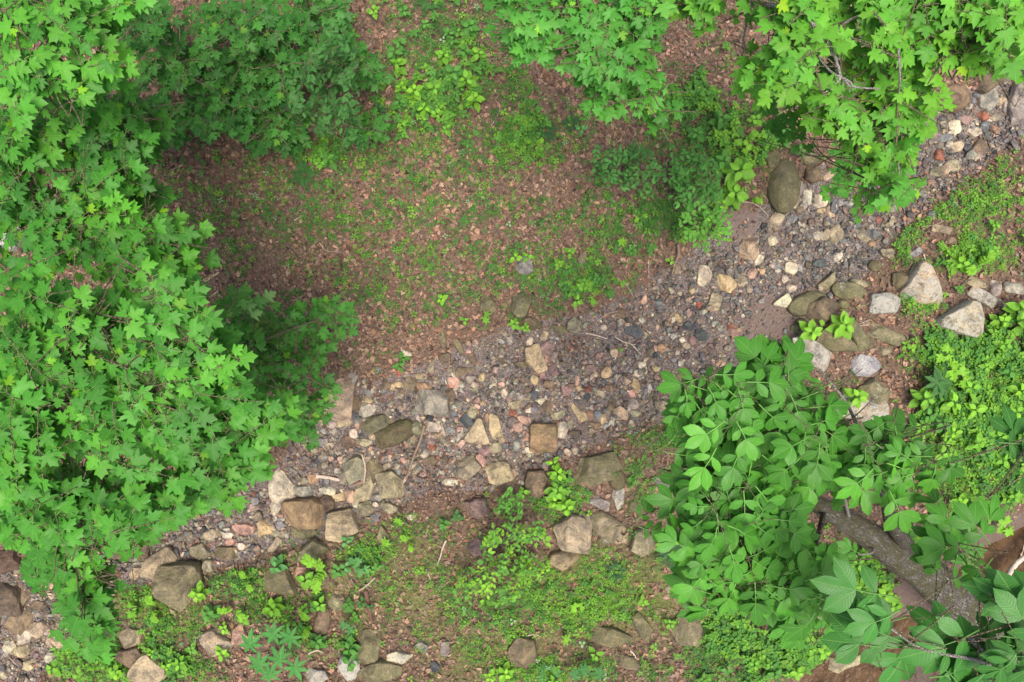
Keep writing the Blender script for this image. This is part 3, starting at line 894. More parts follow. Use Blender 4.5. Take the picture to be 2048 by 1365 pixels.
def reg_slab(x, y):
    px, py = topx(x, y); return (1 - sst(-40, 30, creek_sd(x, y))) * blobs(px, py, [(640, 1000, 190, 90, 1.), (800, 890, 200, 90, .8), (1000, 880, 180, 60, .5), (50, 1240, 130, 150, 1.), (330, 1100, 160, 40, .9), (1960, 220, 120, 90, .9), (1670, 380, 120, 70, .6), (800, 770, 120, 40, .5)])
pebbles('slab_bed', 900, .09, .21, 2, 400, reg_slab, 'flat broken tan and grey slabs wedged between the bigger creek stones', 1.3, .26)
pebbles('pebble_bed', 17000, .026, .075, 2, 200, reg_creek, 'multicoloured pebbles packed across the dry creek bed', 1.6, .7)
pebbles('fine_gravel', 52000, .008, .024, 1, 300, lambda x, y: np.maximum(reg_creek(x, y), (1 - sst(-35, 22, creek_sd(x, y))) * .35), 'fine grey and pink gravel between the creek stones', 1.5, .8)
# ---------------------------------------------------------------- leaf templates
def T_litter(kind, seed):
    rg = np.random.default_rng(seed)
    if kind == 0:    # curled whole leaf
        ys = [0, .25, .6, 1]; ws = [0, .30, .26, 0]
        V = [(0, 0, 0)]
        for y_, w_ in zip(ys[1:-1], ws[1:-1]):
            V += [(-w_ * rg.uniform(.8, 1.2), y_, .12 * rg.uniform(-.3, 1.5)), (0, y_ + .03, rg.uniform(-.05, .05)), (w_ * rg.uniform(.8, 1.2), y_ - .04, .12 * rg.uniform(-.3, 1.5))]
        V += [(rg.uniform(-.1, .1), 1, rg.uniform(0, .15))]
        F = [(0, 2, 1), (0, 3, 2), (1, 2, 5), (1, 5, 4), (2, 3, 6), (2, 6, 5), (4, 5, 7), (5, 6, 7)]
    else:            # lobed, oak or maple like scrap
        n = 9; an = np.arange(n) * 2 * np.pi / n; rr = np.where(np.arange(n) % 2 == 0, .52, .27) * rg.uniform(.8, 1.15, n)
        V = [(0, .4, .03)] + [(math.cos(a) * r_ * .9, .45 + math.sin(a) * r_, rg.uniform(-.05, .14)) for a, r_ in zip(an, rr)]
        F = [(0, 1 + i, 1 + (i + 1) % n) for i in range(n)]
    V = np.array(V, float); return V, np.array(F), rg.uniform(.85, 1.1, len(V)), np.zeros((len(V), 2))
def rnd_tilt(rg, n, amt):
    u = rg.normal(size=(n, 3)) * amt; u[:, 2] = 1; return u / np.linalg.norm(u, axis=1, keepdims=True)
def heading(rg, n):
    a = rg.uniform(0, 2 * np.pi, n); return np.stack([np.cos(a), np.sin(a), np.zeros(n)], 1)
LITC = 1.13 * np.array([1.0, .99, .94]) * np.array([(.26, .145, .095), (.33, .20, .135), (.20, .10, .068), (.34, .235, .165), (.07, .04, .03), (.28, .16, .10), (.22, .15, .115), (.085, .058, .048), (.20, .13, .10), (.17, .10, .075), (.24, .16, .12), (.28, .19, .145)])
PILES = [(1150, 700, 36, 40, 1.), (792, 890, 46, 26, 1.), (1240, 868, 44, 22, 1.), (1290, 855, 40, 24, .9), (870, 985, 75, 60, .9), (1280, 640, 70, 28, .55), (1110, 640, 60, 22, .6),
         (740, 745, 30, 60, .5), (700, 905, 60, 25, .5), (350, 1110, 50, 30, .6), (1700, 645, 60, 50, .9), (1320, 1175, 60, 60, .9), (1230, 1015, 60, 50, .9), (1860, 370, 60, 40, .8), (1990, 300, 30, 20, .4)]
def lit_density(x, y):
    px, py = topx(x, y); d = sst(-22, 30, creek_sd(x, y)) * .95 + .06 + .55 * sst(.56, .72, fbm(x, y, .55, 222, 3)) * sst(-110, -20, creek_sd(x, y))
    d = np.maximum(d, blobs(px, py, PILES)); d = d * (1 - .92 * (1 - sst(-10, 40, capd(px, py, MUD)))) * (1 - .9 * blobs(px, py, MUD_B))
    return np.clip(d * (.55 + .6 * sst(.3, .6, fbm(x, y, .5, 66, 3))), 0, 1) * (1 - .6 * blobs(px, py, MOSS_B))
def litter(name, n, smin, smax, seed, lift, lo):
    rg = np.random.default_rng(seed); x = rg.uniform(-7.5, 7.5, n * 3); y = rg.uniform(-5.2, 5.2, n * 3)
    k = rg.random(len(x)) < lit_density(x, y); x, y = x[k][:n], y[k][:n]; m = len(x); px, py = topx(x, y)
    pile = blobs(px, py, PILES[:5]); z = height(x, y) + .004 + lift * rg.random(m) + pile * .07 * rg.random(m)
    s = smin + (smax - smin) * rg.random(m) ** 1.7 * (1 - .45 * (pile > .3))
    tone = .72 + .5 * fbm(x, y, .9, 12, 3); col = LITC[rg.integers(0, len(LITC), m)] * tone[:, None] * rg.uniform(.55, 1.42, (m, 1))
    rot = frames(heading(rg, m) + rg.normal(size=(m, 3)) * [0, 0, .18], rnd_tilt(rg, m, .28))
    asp = rg.uniform(.45, 1.1, m)
    B = Batch(); tid = np.where(rg.random(m) < .72, rg.integers(0, 4, m), rg.integers(4, 8, m))
    for t in range(8):
        w_ = tid == t; V, F, c, uv = scatter(T_litter(0 if t < 4 else 1, 40 + t), np.stack([x, y, z], 1)[w_], rot[w_], np.stack([s * asp, s, s], 1)[w_], col[w_]); B.add(V, F, c, uv)
    o = B.build(name, M_LITTER); o['kind'] = 'stuff'; tag(o, lo, 'leaf litter'); return o
litter('leaf_litter', 56000, .035, .10, 1, .02, 'reddish brown dead leaves covering the forest floor')
litter('leaf_crumbs', 50000, .012, .04, 2, .016, 'broken brown leaf crumbs and scraps between the fallen leaves')
# fine dead twigs and needles
def needles(name, n, seed, region, lmin, lmax, cols, lo, rad=.0016, cat='twig litter'):
    rg = np.random.default_rng(seed); x = rg.uniform(-7.5, 7.5, n * 4); y = rg.uniform(-5.2, 5.2, n * 4)
    k = rg.random(len(x)) < region(x, y); x, y = x[k][:n], y[k][:n]; m = len(x); z = height(x, y) + .02 + .02 * rg.random(m)
    T = (np.array([(-1, 0, 0), (1, 0, 0), (.6, .55, .4), (-.6, .5, .4), (0, 1, 0)]) * [1, 1, 1.], np.array([(0, 1, 2), (0, 2, 3), (3, 2, 4)]), np.ones(5), np.zeros((5, 2)))
    L = rg.uniform(lmin, lmax, m); sc = np.stack([np.full(m, rad) * rg.uniform(.6, 1.8, m), L, L * .15], 1)
    c = np.array(cols)[rg.integers(0, len(cols), m)] * rg.uniform(.7, 1.2, (m, 1))
    V, F, C_, uv = scatter(T, np.stack([x, y, z], 1), frames(heading(rg, m) + rg.normal(size=(m, 3)) * [0, 0, .12], rnd_tilt(rg, m, .3)), sc, c)
    o = mk(name, V, F, M_LITTER, col=C_); o['kind'] = 'stuff'; tag(o, lo, cat)
needles('twig_litter', 22000, 5, lit_density, .03, .12, [(.40, .33, .27), (.30, .2, .15), (.2, .12, .09), (.34, .22, .17)], 'thin pale and brown dead twigs strewn over the litter')

# ---------------------------------------------------------------- low green ground cover (uncountable)
COVER = [(850, 1190, 160, 110, .5), (900, 120, 150, 130, .6), (1430, 260, 130, 90, .8), (1320, 200, 70, 90, .5), (680, 310, 80, 50, .6), (600, 420, 380, 160, .42), (900, 320, 380, 190, .50), (800, 540, 500, 130, .42), (1150, 420, 250, 130, .42), (1150, 350, 200, 90, .35), (560, 500, 180, 50, .42), (960, 150, 100, 160, .45), (1040, 260, 60, 110, .75), (1000, 520, 130, 40, .40),
         (1140, 560, 140, 75, .72), (1240, 470, 120, 60, .60), (1300, 430, 110, 60, .8), (1370, 260, 110, 130, .55), (1480, 250, 80, 120, .65), (1180, 300, 60, 60, .3), (890, 600, 50, 50, .6),
         (1800, 470, 110, 50, .72), (1960, 400, 110, 60, .8), (1950, 500, 110, 50, .95), (1830, 520, 60, 50, .6), (1990, 330, 60, 40, .4), (1930, 700, 140, 70, 1.), (1860, 720, 60, 60, .8), (1990, 860, 110, 150, 1.), (1880, 860, 90, 90, .85),
         (1950, 980, 120, 70, .9), (1740, 600, 40, 14, .5), (1830, 610, 70, 25, .8), (1720, 740, 40, 60, .35), (1330, 870, 80, 50, .9), (1280, 960, 70, 60, .65), (1380, 960, 60, 50, .9), (1130, 1000, 110, 60, .85), (1000, 1000, 60, 40, .5),
         (1180, 1190, 170, 90, .8), (1040, 1200, 120, 90, .75), (1060, 1330, 120, 50, .6), (1250, 1330, 170, 40, .8), (1420, 1280, 100, 120, .9), (1500, 1180, 140, 120, .7), (1600, 1290, 120, 70, .9), (800, 1060, 110, 30, .6), (730, 1110, 60, 40, .8),
         (860, 1170, 180, 110, .38), (960, 1290, 130, 60, .4), (560, 1090, 50, 30, .8), (610, 1240, 110, 60, .6), (480, 1160, 60, 40, .8), (450, 1120, 60, 20, .6), (520, 1200, 60, 60, .6), (290, 1180, 70, 40, .8), (330, 1250, 110, 60, .7), (190, 1300, 120, 60, 1.), (390, 1320, 80, 40, .7), (690, 1270, 60, 60, .5), (250, 1110, 30, 20, .3)]
COVER_BARE = [(1990, 560, 40, 20, .7), (1780, 660, 60, 50, .6), (1800, 790, 60, 90, .6), (1330, 1180, 60, 50, .8), (1280, 1310, 60, 30, .5)]
BIGROCK = [q for q in GREEN_FREE if q[2] > .11]
def cover_d(x, y, seed=70, sc=.20):
    px, py = topx(x, y); d = np.maximum(blobs(px, py, COVER), .12) * (1 - blobs(px, py, COVER_BARE))
    d = d * sst(-15, 30, creek_sd(x, y) + 8) * sst(0, 30, capd(px, py, MUD)) * (1 - blobs(px, py, MUD_B))
    f = fbm(x, y, sc, seed, 3)
    for (sx, sy, sr) in BIGROCK: d = np.where(np.hypot(x - sx, y - sy) < sr * .82, 0, d)
    return np.clip(d * 1.1 * sst(.56 - .5 * d, .84 - .42 * d, f), 0, 1)
def T_ov(fold=.10, w=.30, droop=.12):
    st = [(0, 0), (.18, .72), (.42, 1.), (.68, .78), (.87, .34), (1, 0)]
    V = [(0, 0, 0)]; uv = [(0, 0)]
    for t, k in st[1:-1]:
        for sg in (-1, 0, 1): V.append((sg * k * w, t, -droop * t * t + abs(sg) * k * fold)); uv.append((sg * k * w, t))
    V.append((0, 1, -droop)); uv.append((0, 1))
    F = [(0, 2, 1), (0, 3, 2)]
    for i in range(3):
        a = 1 + 3 * i; F += [(a, a + 1, a + 4), (a, a + 4, a + 3), (a + 1, a + 2, a + 5), (a + 1, a + 5, a + 4)]
    F += [(10, 11, 13), (11, 12, 13)]
    return np.array(V, float), np.array(F), np.ones(14), np.array(uv, float)
def T_small(n=3, w=.34, inner=.12):
    """a little whorl of n leaflets, one small plant top"""
    V, F = [], []
    for k in range(n):
        a = k * 2 * math.pi / n; b = len(V); ca, sa = math.cos(a), math.sin(a)
        for (r_, s_, z_) in ((inner, 0, .05), (.5, -w, .16), (.55, 0, .08), (.5, w, .16), (1, 0, -.05)):
            V.append((ca * r_ - sa * s_, sa * r_ + ca * s_, z_))
        F += [(b, b + 1, b + 2), (b, b + 2, b + 3), (b + 1, b + 4, b + 2), (b + 2, b + 4, b + 3)]
    return np.array(V, float), np.array(F), np.ones(len(V)), np.zeros((len(V), 2))
T_OV = T_ov(); T3, T5, T2, T4 = T_small(3), T_small(5, .2), T_small(2, .3), T_small(4, .26)
GREENS = np.array([(.085, .25, .035), (.065, .20, .035), (.13, .33, .035), (.18, .38, .035), (.07, .23, .05), (.05, .15, .03)])
def cover(name, n, smin, smax, seed, tpls, lo, dfn, zmax, bright=None):
    rg = np.random.default_rng(seed); x = rg.uniform(-7.4, 7.4, n * 9); y = rg.uniform(-5.1, 5.1, n * 9)
    k = rg.random(len(x)) < dfn(x, y); x, y = x[k][:n], y[k][:n]; m = len(x); px, py = topx(x, y)
    z = height(x, y) + .025 + zmax * rg.random(m) ** 1.5; s = smin + (smax - smin) * rg.random(m) ** 1.4
    yb = np.clip(.25 + .55 * blobs(px, py, MOSS_B) + .3 * (px > 1500) + (fbm(x, y, .5, 91, 2) - .5) * .9, 0, 1)
    ci = np.where(rg.random(m) < yb, rg.integers(2, 4, m), rg.choice([0, 1, 4, 5, 0, 1], m)); col = GREENS[ci] * rg.uniform(.75, 1.2, (m, 1))
    pal = rg.random(m) < .012; col[pal] = (.26, .42, .22)
    rot = frames(heading(rg, m) + rg.normal(size=(m, 3)) * [0, 0, .2], rnd_tilt(rg, m, .28)); B = Batch(); tid = rg.integers(0, len(tpls), m)
    for t, tp in enumerate(tpls):
        w_ = tid == t
        if w_.any(): B.add(*scatter(tp, np.stack([x, y, z], 1)[w_], rot[w_], s[w_], col[w_]))
    o = B.build(name, M_SMALL); o['kind'] = 'stuff'; tag(o, lo, 'ground cover'); return o
cover('ground_cover', 44000, .012, .034, 7, [T3, T5, T4, T2, T3], 'low green sprouts and leaflets spread over the woodland floor', cover_d, .05)
cover('creeper_cover', 8000, .035, .062, 8, [T5, T5, T3, T4], 'patches of creeping vine with five finger leaves on the banks', lambda x, y: cover_d(x, y, 71, .4) ** 1.4, .10)
def T_whorl(n, seed):
    rg = np.random.default_rng(seed); Vs, Fs, Us, b = [], [], [], 0
    for tier in range(2):
        for k in range(n):
            a = (k + tier * .5) * 2 * math.pi / n + rg.uniform(-.3, .3); V, F, _, U = T_ov(.12, .33, .2); s = rg.uniform(.8, 1.05) * (1 - .38 * tier)
            V = V * s + [0, .08, .22 * tier]; ca, sa = math.cos(a), math.sin(a)
            Vs.append(np.stack([V[:, 0] * ca - V[:, 1] * sa, V[:, 0] * sa + V[:, 1] * ca, V[:, 2]], 1)); Fs.append(F + b); Us.append(U); b += len(V)
    V = np.concatenate(Vs); cm = np.concatenate([np.full(14 * n, .92), np.full(14 * n, 1.15)]); return V, np.concatenate(Fs), cm, np.concatenate(Us)
LEAFY = [(880, 90, 130, 90, .6), (900, 180, 90, 80, .6), (1390, 200, 90, 60, .7), (1450, 290, 70, 60, .8), (1520, 300, 60, 60, .7), (660, 320, 60, 40, .6), (990, 20, 90, 60, .5), (1340, 300, 60, 50, .6), (1060, 270, 60, 50, .5), (2020, 740, 60, 80, .9), (1930, 720, 150, 80, 1.), (2000, 860, 110, 130, 1.), (1880, 850, 90, 70, 1.), (1990, 970, 90, 50, .8), (1560, 1290, 150, 80, .9), (1440, 1250, 90, 110, .9), (1940, 520, 110, 60, .35), (470, 1190, 60, 60, .5), (320, 1300, 90, 50, .5), (950, 160, 90, 90, .35),
         (1420, 250, 110, 110, .45), (840, 200, 80, 90, .4), (1110, 960, 60, 60, .5), (620, 1230, 80, 60, .4), (1180, 560, 70, 50, .3), (1040, 520, 50, 30, .3), (1250, 1170, 120, 60, .18), (1740, 1130, 120, 90, .7), (1330, 470, 60, 40, .4)]
def leafy_d(x, y):
    px, py = topx(x, y); d = blobs(px, py, LEAFY) * (1 - blobs(px, py, COVER_BARE)) * sst(-5, 30, creek_sd(x, y)) * sst(0, 30, capd(px, py, MUD))
    for (sx, sy, sr) in BIGROCK: d = np.where(np.hypot(x - sx, y - sy) < sr * .95, 0, d)
    return np.clip(d * 1.2 * sst(.60 - .4 * d, .78 - .4 * d, fbm(x, y, .35, 93, 3)), 0, 1)
def undergrowth():
    n = 2400; rg = np.random.default_rng(19); x = rg.uniform(-7.4, 7.4, n * 30); y = rg.uniform(-5.1, 5.1, n * 30); k = rg.random(len(x)) < leafy_d(x, y); x, y = x[k][:n], y[k][:n]; m = len(x)
    z = height(x, y) + .04 + .12 * rg.random(m); hue = np.array([(.085, .25, .035), (.12, .31, .035), (.17, .38, .035), (.07, .21, .035)])[rg.integers(0, 4, m)] * rg.uniform(.8, 1.15, (m, 1)); B = Batch(); tid = rg.integers(0, 4, m)
    rot = frames(heading(rg, m) + rg.normal(size=(m, 3)) * [0, 0, .15], rnd_tilt(rg, m, .25)); s = rg.uniform(.045, .10, m)
    for t in range(4):
        w_ = tid == t; B.add(*scatter(T_whorl(2 + (t > 0), t), np.stack([x, y, z], 1)[w_], rot[w_], s[w_], hue[w_]))
    o = B.build('undergrowth', M_OVATE); o['kind'] = 'stuff'; tag(o, 'dense leafy undergrowth of oval leaves on the banks', 'undergrowth')
undergrowth()
def grass_d(x, y):
    px, py = topx(x, y); return blobs(px, py, MOSS_B) * sst(.42, .62, fbm(x, y, .3, 88, 3)) + .10 * sst(0, 40, creek_sd(x, y)) * sst(.4, .6, fbm(x, y, .2, 99, 2))
GT = (np.array([(-1, 0, 0), (1, 0, 0), (.5, .6, .35), (-.5, .6, .35), (0, 1, .3)]), np.array([(0, 1, 2), (0, 2, 3), (3, 2, 4)]), np.ones(5), np.zeros((5, 2)))
def grass():
    n = 60000; rg = np.random.default_rng(9); x = rg.uniform(-7.4, 7.4, n * 9); y = rg.uniform(-5.1, 5.1, n * 9); k = rg.random(len(x)) < grass_d(x, y); x, y = x[k][:n], y[k][:n]; m = len(x)
    L = rg.uniform(.02, .06, m); col = np.array([(.13, .25, .04), (.20, .28, .06), (.28, .28, .12), (.09, .2, .035)])[rg.integers(0, 4, m)] * rg.uniform(.7, 1.2, (m, 1))
    V, F, C_, uv = scatter(GT, np.stack([x, y, height(x, y) + .01], 1), frames(heading(rg, m) + [0, 0, .25], rnd_tilt(rg, m, .3)), np.stack([np.full(m, .0022), L, L], 1), col)
    o = mk('short_grass', V, F, M_SMALL, col=C_); o['kind'] = 'stuff'; tag(o, 'short yellow green grass and moss among the lower bank rocks', 'grass')
grass()

# ---------------------------------------------------------------- seedlings (each one a thing)
HUE = dict(g=(.075, .23, .035), y=(.15, .36, .03), b=(.19, .42, .03), d=(.04, .14, .03), p=(.09, .26, .07), k=(.03, .10, .035))
SEED_HUE = dict(g='green', y='light green', b='lime green', d='dark green', p='blue green', k='very dark green')
SEEDS = """
749 28 28 w y;939 63 36 w g;902 77 26 w g;889 117 34 w y;865 148 24 w p;910 160 44 w g;939 170 38 w y;795 120 34 w g;802 97 30 w g;802 140 34 w y;834 192 34 w b;867 187 36 w y;949 207 36 w b;849 227 30 w b;900 263 26 w y
757 223 30 w d;799 210 34 w g;664 327 36 w g;650 330 26 w y;880 240 26 w y;930 110 30 w g;959 117 32 w y;802 237 24 c g;914 5 30 w g;805 187 26 w b;839 80 26 c g;812 30 30 w g;868 50 24 c g;1504 245 30 w y;1409 203 32 w g;1432 417 34 w b
1465 352 60 w y;1457 392 50 w y;1440 335 44 w g;1494 400 30 s b;1484 290 34 s y;1390 277 34 w g;1430 250 36 w g;1350 333 30 w g;1067 293 26 s b;1276 433 20 s b;1561 280 40 w g;1545 262 34 w d;1590 305 28 w g;887 602 24 w b;970 633 26 c y;1029 515 26 w b
1052 518 24 w y;1157 578 26 w y;1152 603 28 w y;1140 505 22 w y;1219 588 24 c g;1182 608 22 c y;1262 505 24 w g;1294 502 26 c g;1240 490 24 c b;1031 652 28 w y;1050 655 20 w y;1608 667 42 w b;1676 655 50 w b;1645 655 22 s b
1694 792 46 w b;1906 535 34 w b;1941 537 44 s b;2019 622 48 w y;1986 645 34 w b;2033 652 48 w y;1923 778 42 w y;1889 802 46 w b;2026 778 38 w b;1933 815 40 w b;1826 798 44 w y;1846 828 34 w g;1869 848 34 w g;1889 858 34 w b;1929 885 40 w y
1863 898 40 w y;1979 868 40 w y;1846 762 56 p d;1862 774 46 p d;2009 822 36 w b;1880 740 44 m b;1900 755 40 m b;1870 712 36 m b;1960 720 30 w y;1990 690 36 w y;2005 740 34 w g;1955 905 40 w g;1990 920 36 w y;1900 925 36 w g;1830 860 34 w y;2030 900 40 w g
410 1177 34 w b;377 1153 28 m y;497 1157 30 s b;477 1210 36 s b;493 1230 30 w y;313 1210 36 s b;340 1330 26 w b;370 1317 32 w y;310 1300 24 w b;433 1220 34 w g;453 1247 26 w b;450 1300 30 w b;564 1127 34 w p;655 1123 52 s b;640 1145 40 s b;615 1157 34 w y
550 1207 36 w b;645 1200 30 w y;625 1240 36 s b;609 1213 24 w y;642 1280 34 w g;702 1283 40 w g;705 1310 34 w g;822 1077 26 s b;775 1077 24 c b;695 1080 28 w p;732 1123 36 m p;700 1128 30 w p;679 1140 30 w g;1012 1340 34 w b;979 1343 26 w b;802 1037 20 c b
889 1040 24 w g;915 1030 26 w d;1104 923 28 w b;1113 945 34 w b;1111 977 38 w y;1107 1000 34 w b;1127 1010 34 w b;1047 987 26 w y;1377 970 34 w b;1321 1080 30 w b;1347 1073 26 w b;1187 1297 30 w y;1124 1263 26 c b;1334 1240 24 w y;1157 1213 26 m b
1107 1357 28 w b;1221 950 18 w g;1906 997 32 w b;1598 1243 34 w b;1600 1200 30 w y;1560 1270 36 w y;1630 1290 34 w b;1655 1250 30 w g;1540 1330 36 w g;1500 1320 30 w y;1580 1330 34 w b;1450 1330 30 w g;1916 1117 56 p g;1935 1095 46 p g;1866 1140 44 m b
1993 1043 40 m b;2033 947 34 w b;2015 985 34 w y;1960 1030 30 w y;1925 1040 34 w g;1700 1120 40 w y;1760 1180 40 w b;1780 1200 36 w y;1700 1200 34 w g;2040 480 26 w b;1980 455 24 w y;1700 230 30 w g;1715 250 30 w g;730 1195 22 w d;745 1210 20 w d
1231 1140 42 f k;1341 1103 60 f k;1090 262 44 f k;1140 248 34 f k;1044 300 24 f d;860 4 60 f d;1410 1352 40 f k;610 352 50 f d;1098 1345 50 f p;120 1330 34 w y;150 1300 34 w b;170 1340 30 w y;200 1320 30 w b;240 1335 34 w b;275 1210 30 m y;215 1270 30 m y
740 1143 20 w g;760 1125 24 w g;930 640 20 w y;800 735 24 w g;812 718 24 w g;975 20 26 w g;1160 262 26 w p;1165 240 20 w g;1240 700 10 w y;1420 760 24 w g;1480 300 26 m b
"""
def add_leaf(B, tpl, base, axis, up, size, col):
    rot = frames(np.array([axis], float), np.array([up], float))
    B.add(*scatter(tpl, np.array([base], float), rot, np.array([size]) if np.isscalar(size) else np.array([size]), np.array([col])))
def T_maple():
    half = [(.0, .0), (.14, -.07), (.30, -.10), (.47, -.02), (.34, .13), (.55, .22), (.80, .45), (.56, .47), (.44, .45), (.26, .44), (.33, .62), (.37, .76), (.22, .76), (.0, 1.05)]
    pts = half + [(-a, b) for a, b in half[-2:0:-1]]
    def z(a, b): return -.20 * abs(a) ** 1.4 * 1.0 - .10 * max(b, 0) ** 2 + .04 * math.sin(7 * math.atan2(abs(a), b + .05))
    V = [(0, .28, .02)] + [(a, b, z(a, b)) for a, b in pts]; n = len(pts)
    F = [(0, 1 + i, 1 + (i + 1) % n) for i in range(n)]
    return np.array(V, float), np.array(F), np.concatenate([[1.04], np.ones(n)]), np.array([(a, b) for a, b in [(0, .28)] + pts], float)
T_MAP = T_maple()
seed_n = 0
for ln in SEEDS.strip().replace('\n', ';').split(';'):
    f = ln.split(); px, py, d = float(f[0]), float(f[1]), float(f[2]) * 1.2; kind, hue = f[3], f[4]; seed_n += 1
    rg = np.random.default_rng(5000 + seed_n); x, y, z = [float(q) for q in G(px, py)]; dia = d / PPM
    hgt = dia * rg.uniform(.45, .75) + .03; root = np.array([x, y, z]); B = Batch(); ST = Batch(); L = dia * .5
    c0 = np.array(HUE[hue])
    top = root + [rg.uniform(-.03, .03), rg.uniform(-.03, .03), hgt]
    if kind == 'w':     # whorls of ovate leaves, the young top pair brighter
        for tier in range(3 if d > 36 else 2):
            n = [3, 3, 4][tier] if d > 24 else 3; a0 = rg.uniform(0, 6.28); zz = hgt * (1 - .28 * tier); sz = L * [.62, .92, 1.0][tier]
            cc = c0 * [1.25, 1., .85][tier]
            for k in range(n):
                a = a0 + k * 6.283 / n + rg.uniform(-.35, .35); dr = np.array([math.cos(a), math.sin(a), rg.uniform(-.15, .3)])
                add_leaf(B, T_ov(.12, rg.uniform(.30, .38), .15), root + (top - root) * (1 - .28 * tier) + dr * L * .1, dr, rnd_tilt(rg, 1, .2)[0], sz * rg.uniform(.8, 1.1), cc * rg.uniform(.88, 1.12))
        ST.add(*tube([root - [0, 0, .02], (root + top) / 2 + [.01, 0, 0], top], [.003, .0025, .002], 5), (.14, .2, .06))
    elif kind == 's':   # arching sprig with alternate leaves
        a = rg.uniform(0, 6.28)
        for q in range(2):
            a += rg.uniform(1.8, 3); e = root + np.array([math.cos(a) * L, math.sin(a) * L, hgt]); pts = spline([root, (root + e) / 2 + [0, 0, hgt * .4], e], 5)
            ST.add(*tube(pts, .0022, 5), (.16, .2, .07))
            for k in range(3, len(pts)):
                for sg in (-1, 1):
                    b = a + sg * rg.uniform(.6, 1.1); dr = np.array([math.cos(b), math.sin(b), .05]); add_leaf(B, T_OV, pts[k], dr, rnd_tilt(rg, 1, .2)[0], L * rg.uniform(.35, .5), c0 * rg.uniform(.85, 1.2))
            add_leaf(B, T_OV, e, np.array([math.cos(a), math.sin(a), -.1]), np.array([0, 0, 1.]), L * .42, c0 * 1.25)
    elif kind in 'cp':  # palmate leaves of five to seven leaflets
        for q in range(3 if kind == 'c' else 2):
            a = rg.uniform(0, 6.28); ctr = top + (np.array([math.cos(a), math.sin(a), -.2]) * L * .45 if q else 0); a0 = rg.uniform(0, 6.28); nl = 5 if kind == 'c' else 6
            ST.add(*tube([root, (root + ctr) / 2, ctr], [.003, .002, .0015], 5), (.14, .2, .06))
            for k in range(nl):
                b = a0 + k * 5.4 / nl; dr = np.array([math.cos(b), math.sin(b), -.08]); add_leaf(B, T_ov(.06, .19, .1), ctr, dr, rnd_tilt(rg, 1, .12)[0], L * (.62 if kind == 'c' else .8), c0 * rg.uniform(.85, 1.15))
    elif kind == 'm':   # maple seedling
        for q in range(6):
            a = rg.uniform(0, 6.28) + q; dr = np.array([math.cos(a), math.sin(a), rg.uniform(-.1, .2)]); p_ = root + (top - root) * rg.uniform(.6, 1) + dr * L * .25
            ST.add(*tube([root + (top - root) * .6, p_], .0015, 4), (.2, .2, .08)); add_leaf(B, T_MAP, p_, dr, rnd_tilt(rg, 1, .2)[0], L * rg.uniform(.6, .85), c0 * rg.uniform(.9, 1.2))
        ST.add(*tube([root, top], .003, 5), (.2, .2, .08))
    else:               # fern
        for q in range(9):
            a = q * .7 + rg.uniform(-.2, .2); L2 = L * rg.uniform(.8, 1.15)
            fr = spline([root, root + np.array([math.cos(a) * L2 * .5, math.sin(a) * L2 * .5, L2 * .35]), root + np.array([math.cos(a) * L2, math.sin(a) * L2, L2 * .12])], 7); ST.add(*tube(fr, .0015, 4), c0 * 1.2)
            for k in range(2, len(fr)):
                wl = L2 * .28 * (1 - (k / len(fr)) ** 2) + .004
                for sg in (-1, 1):
                    b = a + sg * 1.25; add_leaf(B, T_ov(.0, .16, .05), fr[k], np.array([math.cos(b), math.sin(b), .05]), np.array([0, 0, 1.]), wl, c0 * rg.uniform(.85, 1.15))
    kn = {'w': 'seedling', 's': 'seedling', 'c': 'creeper_plant', 'p': 'seedling', 'm': 'maple_seedling', 'f': 'fern'}[kind]
    ds = {'w': 'whorled seedling', 's': 'arching sprig', 'c': 'five fingered creeper', 'p': 'hand leaved seedling', 'm': 'maple seedling', 'f': 'fern rosette'}[kind]
    szw = 'small ' if d < 27 else 'big ' if d > 40 else ''
    lab = auto_label((szw + SEED_HUE[hue] + ' ' + ds), px, py)
    e = empty(kn, root, lab, 'fern' if kind == 'f' else 'plant', 'ferns on the woodland floor' if kind == 'f' else 'young plants on the woodland floor')
    B.build('leaves', M_OVATE if kind != 'm' else M_MAPLE, e, root); ST.build('stem', M_SMALL, e, root)

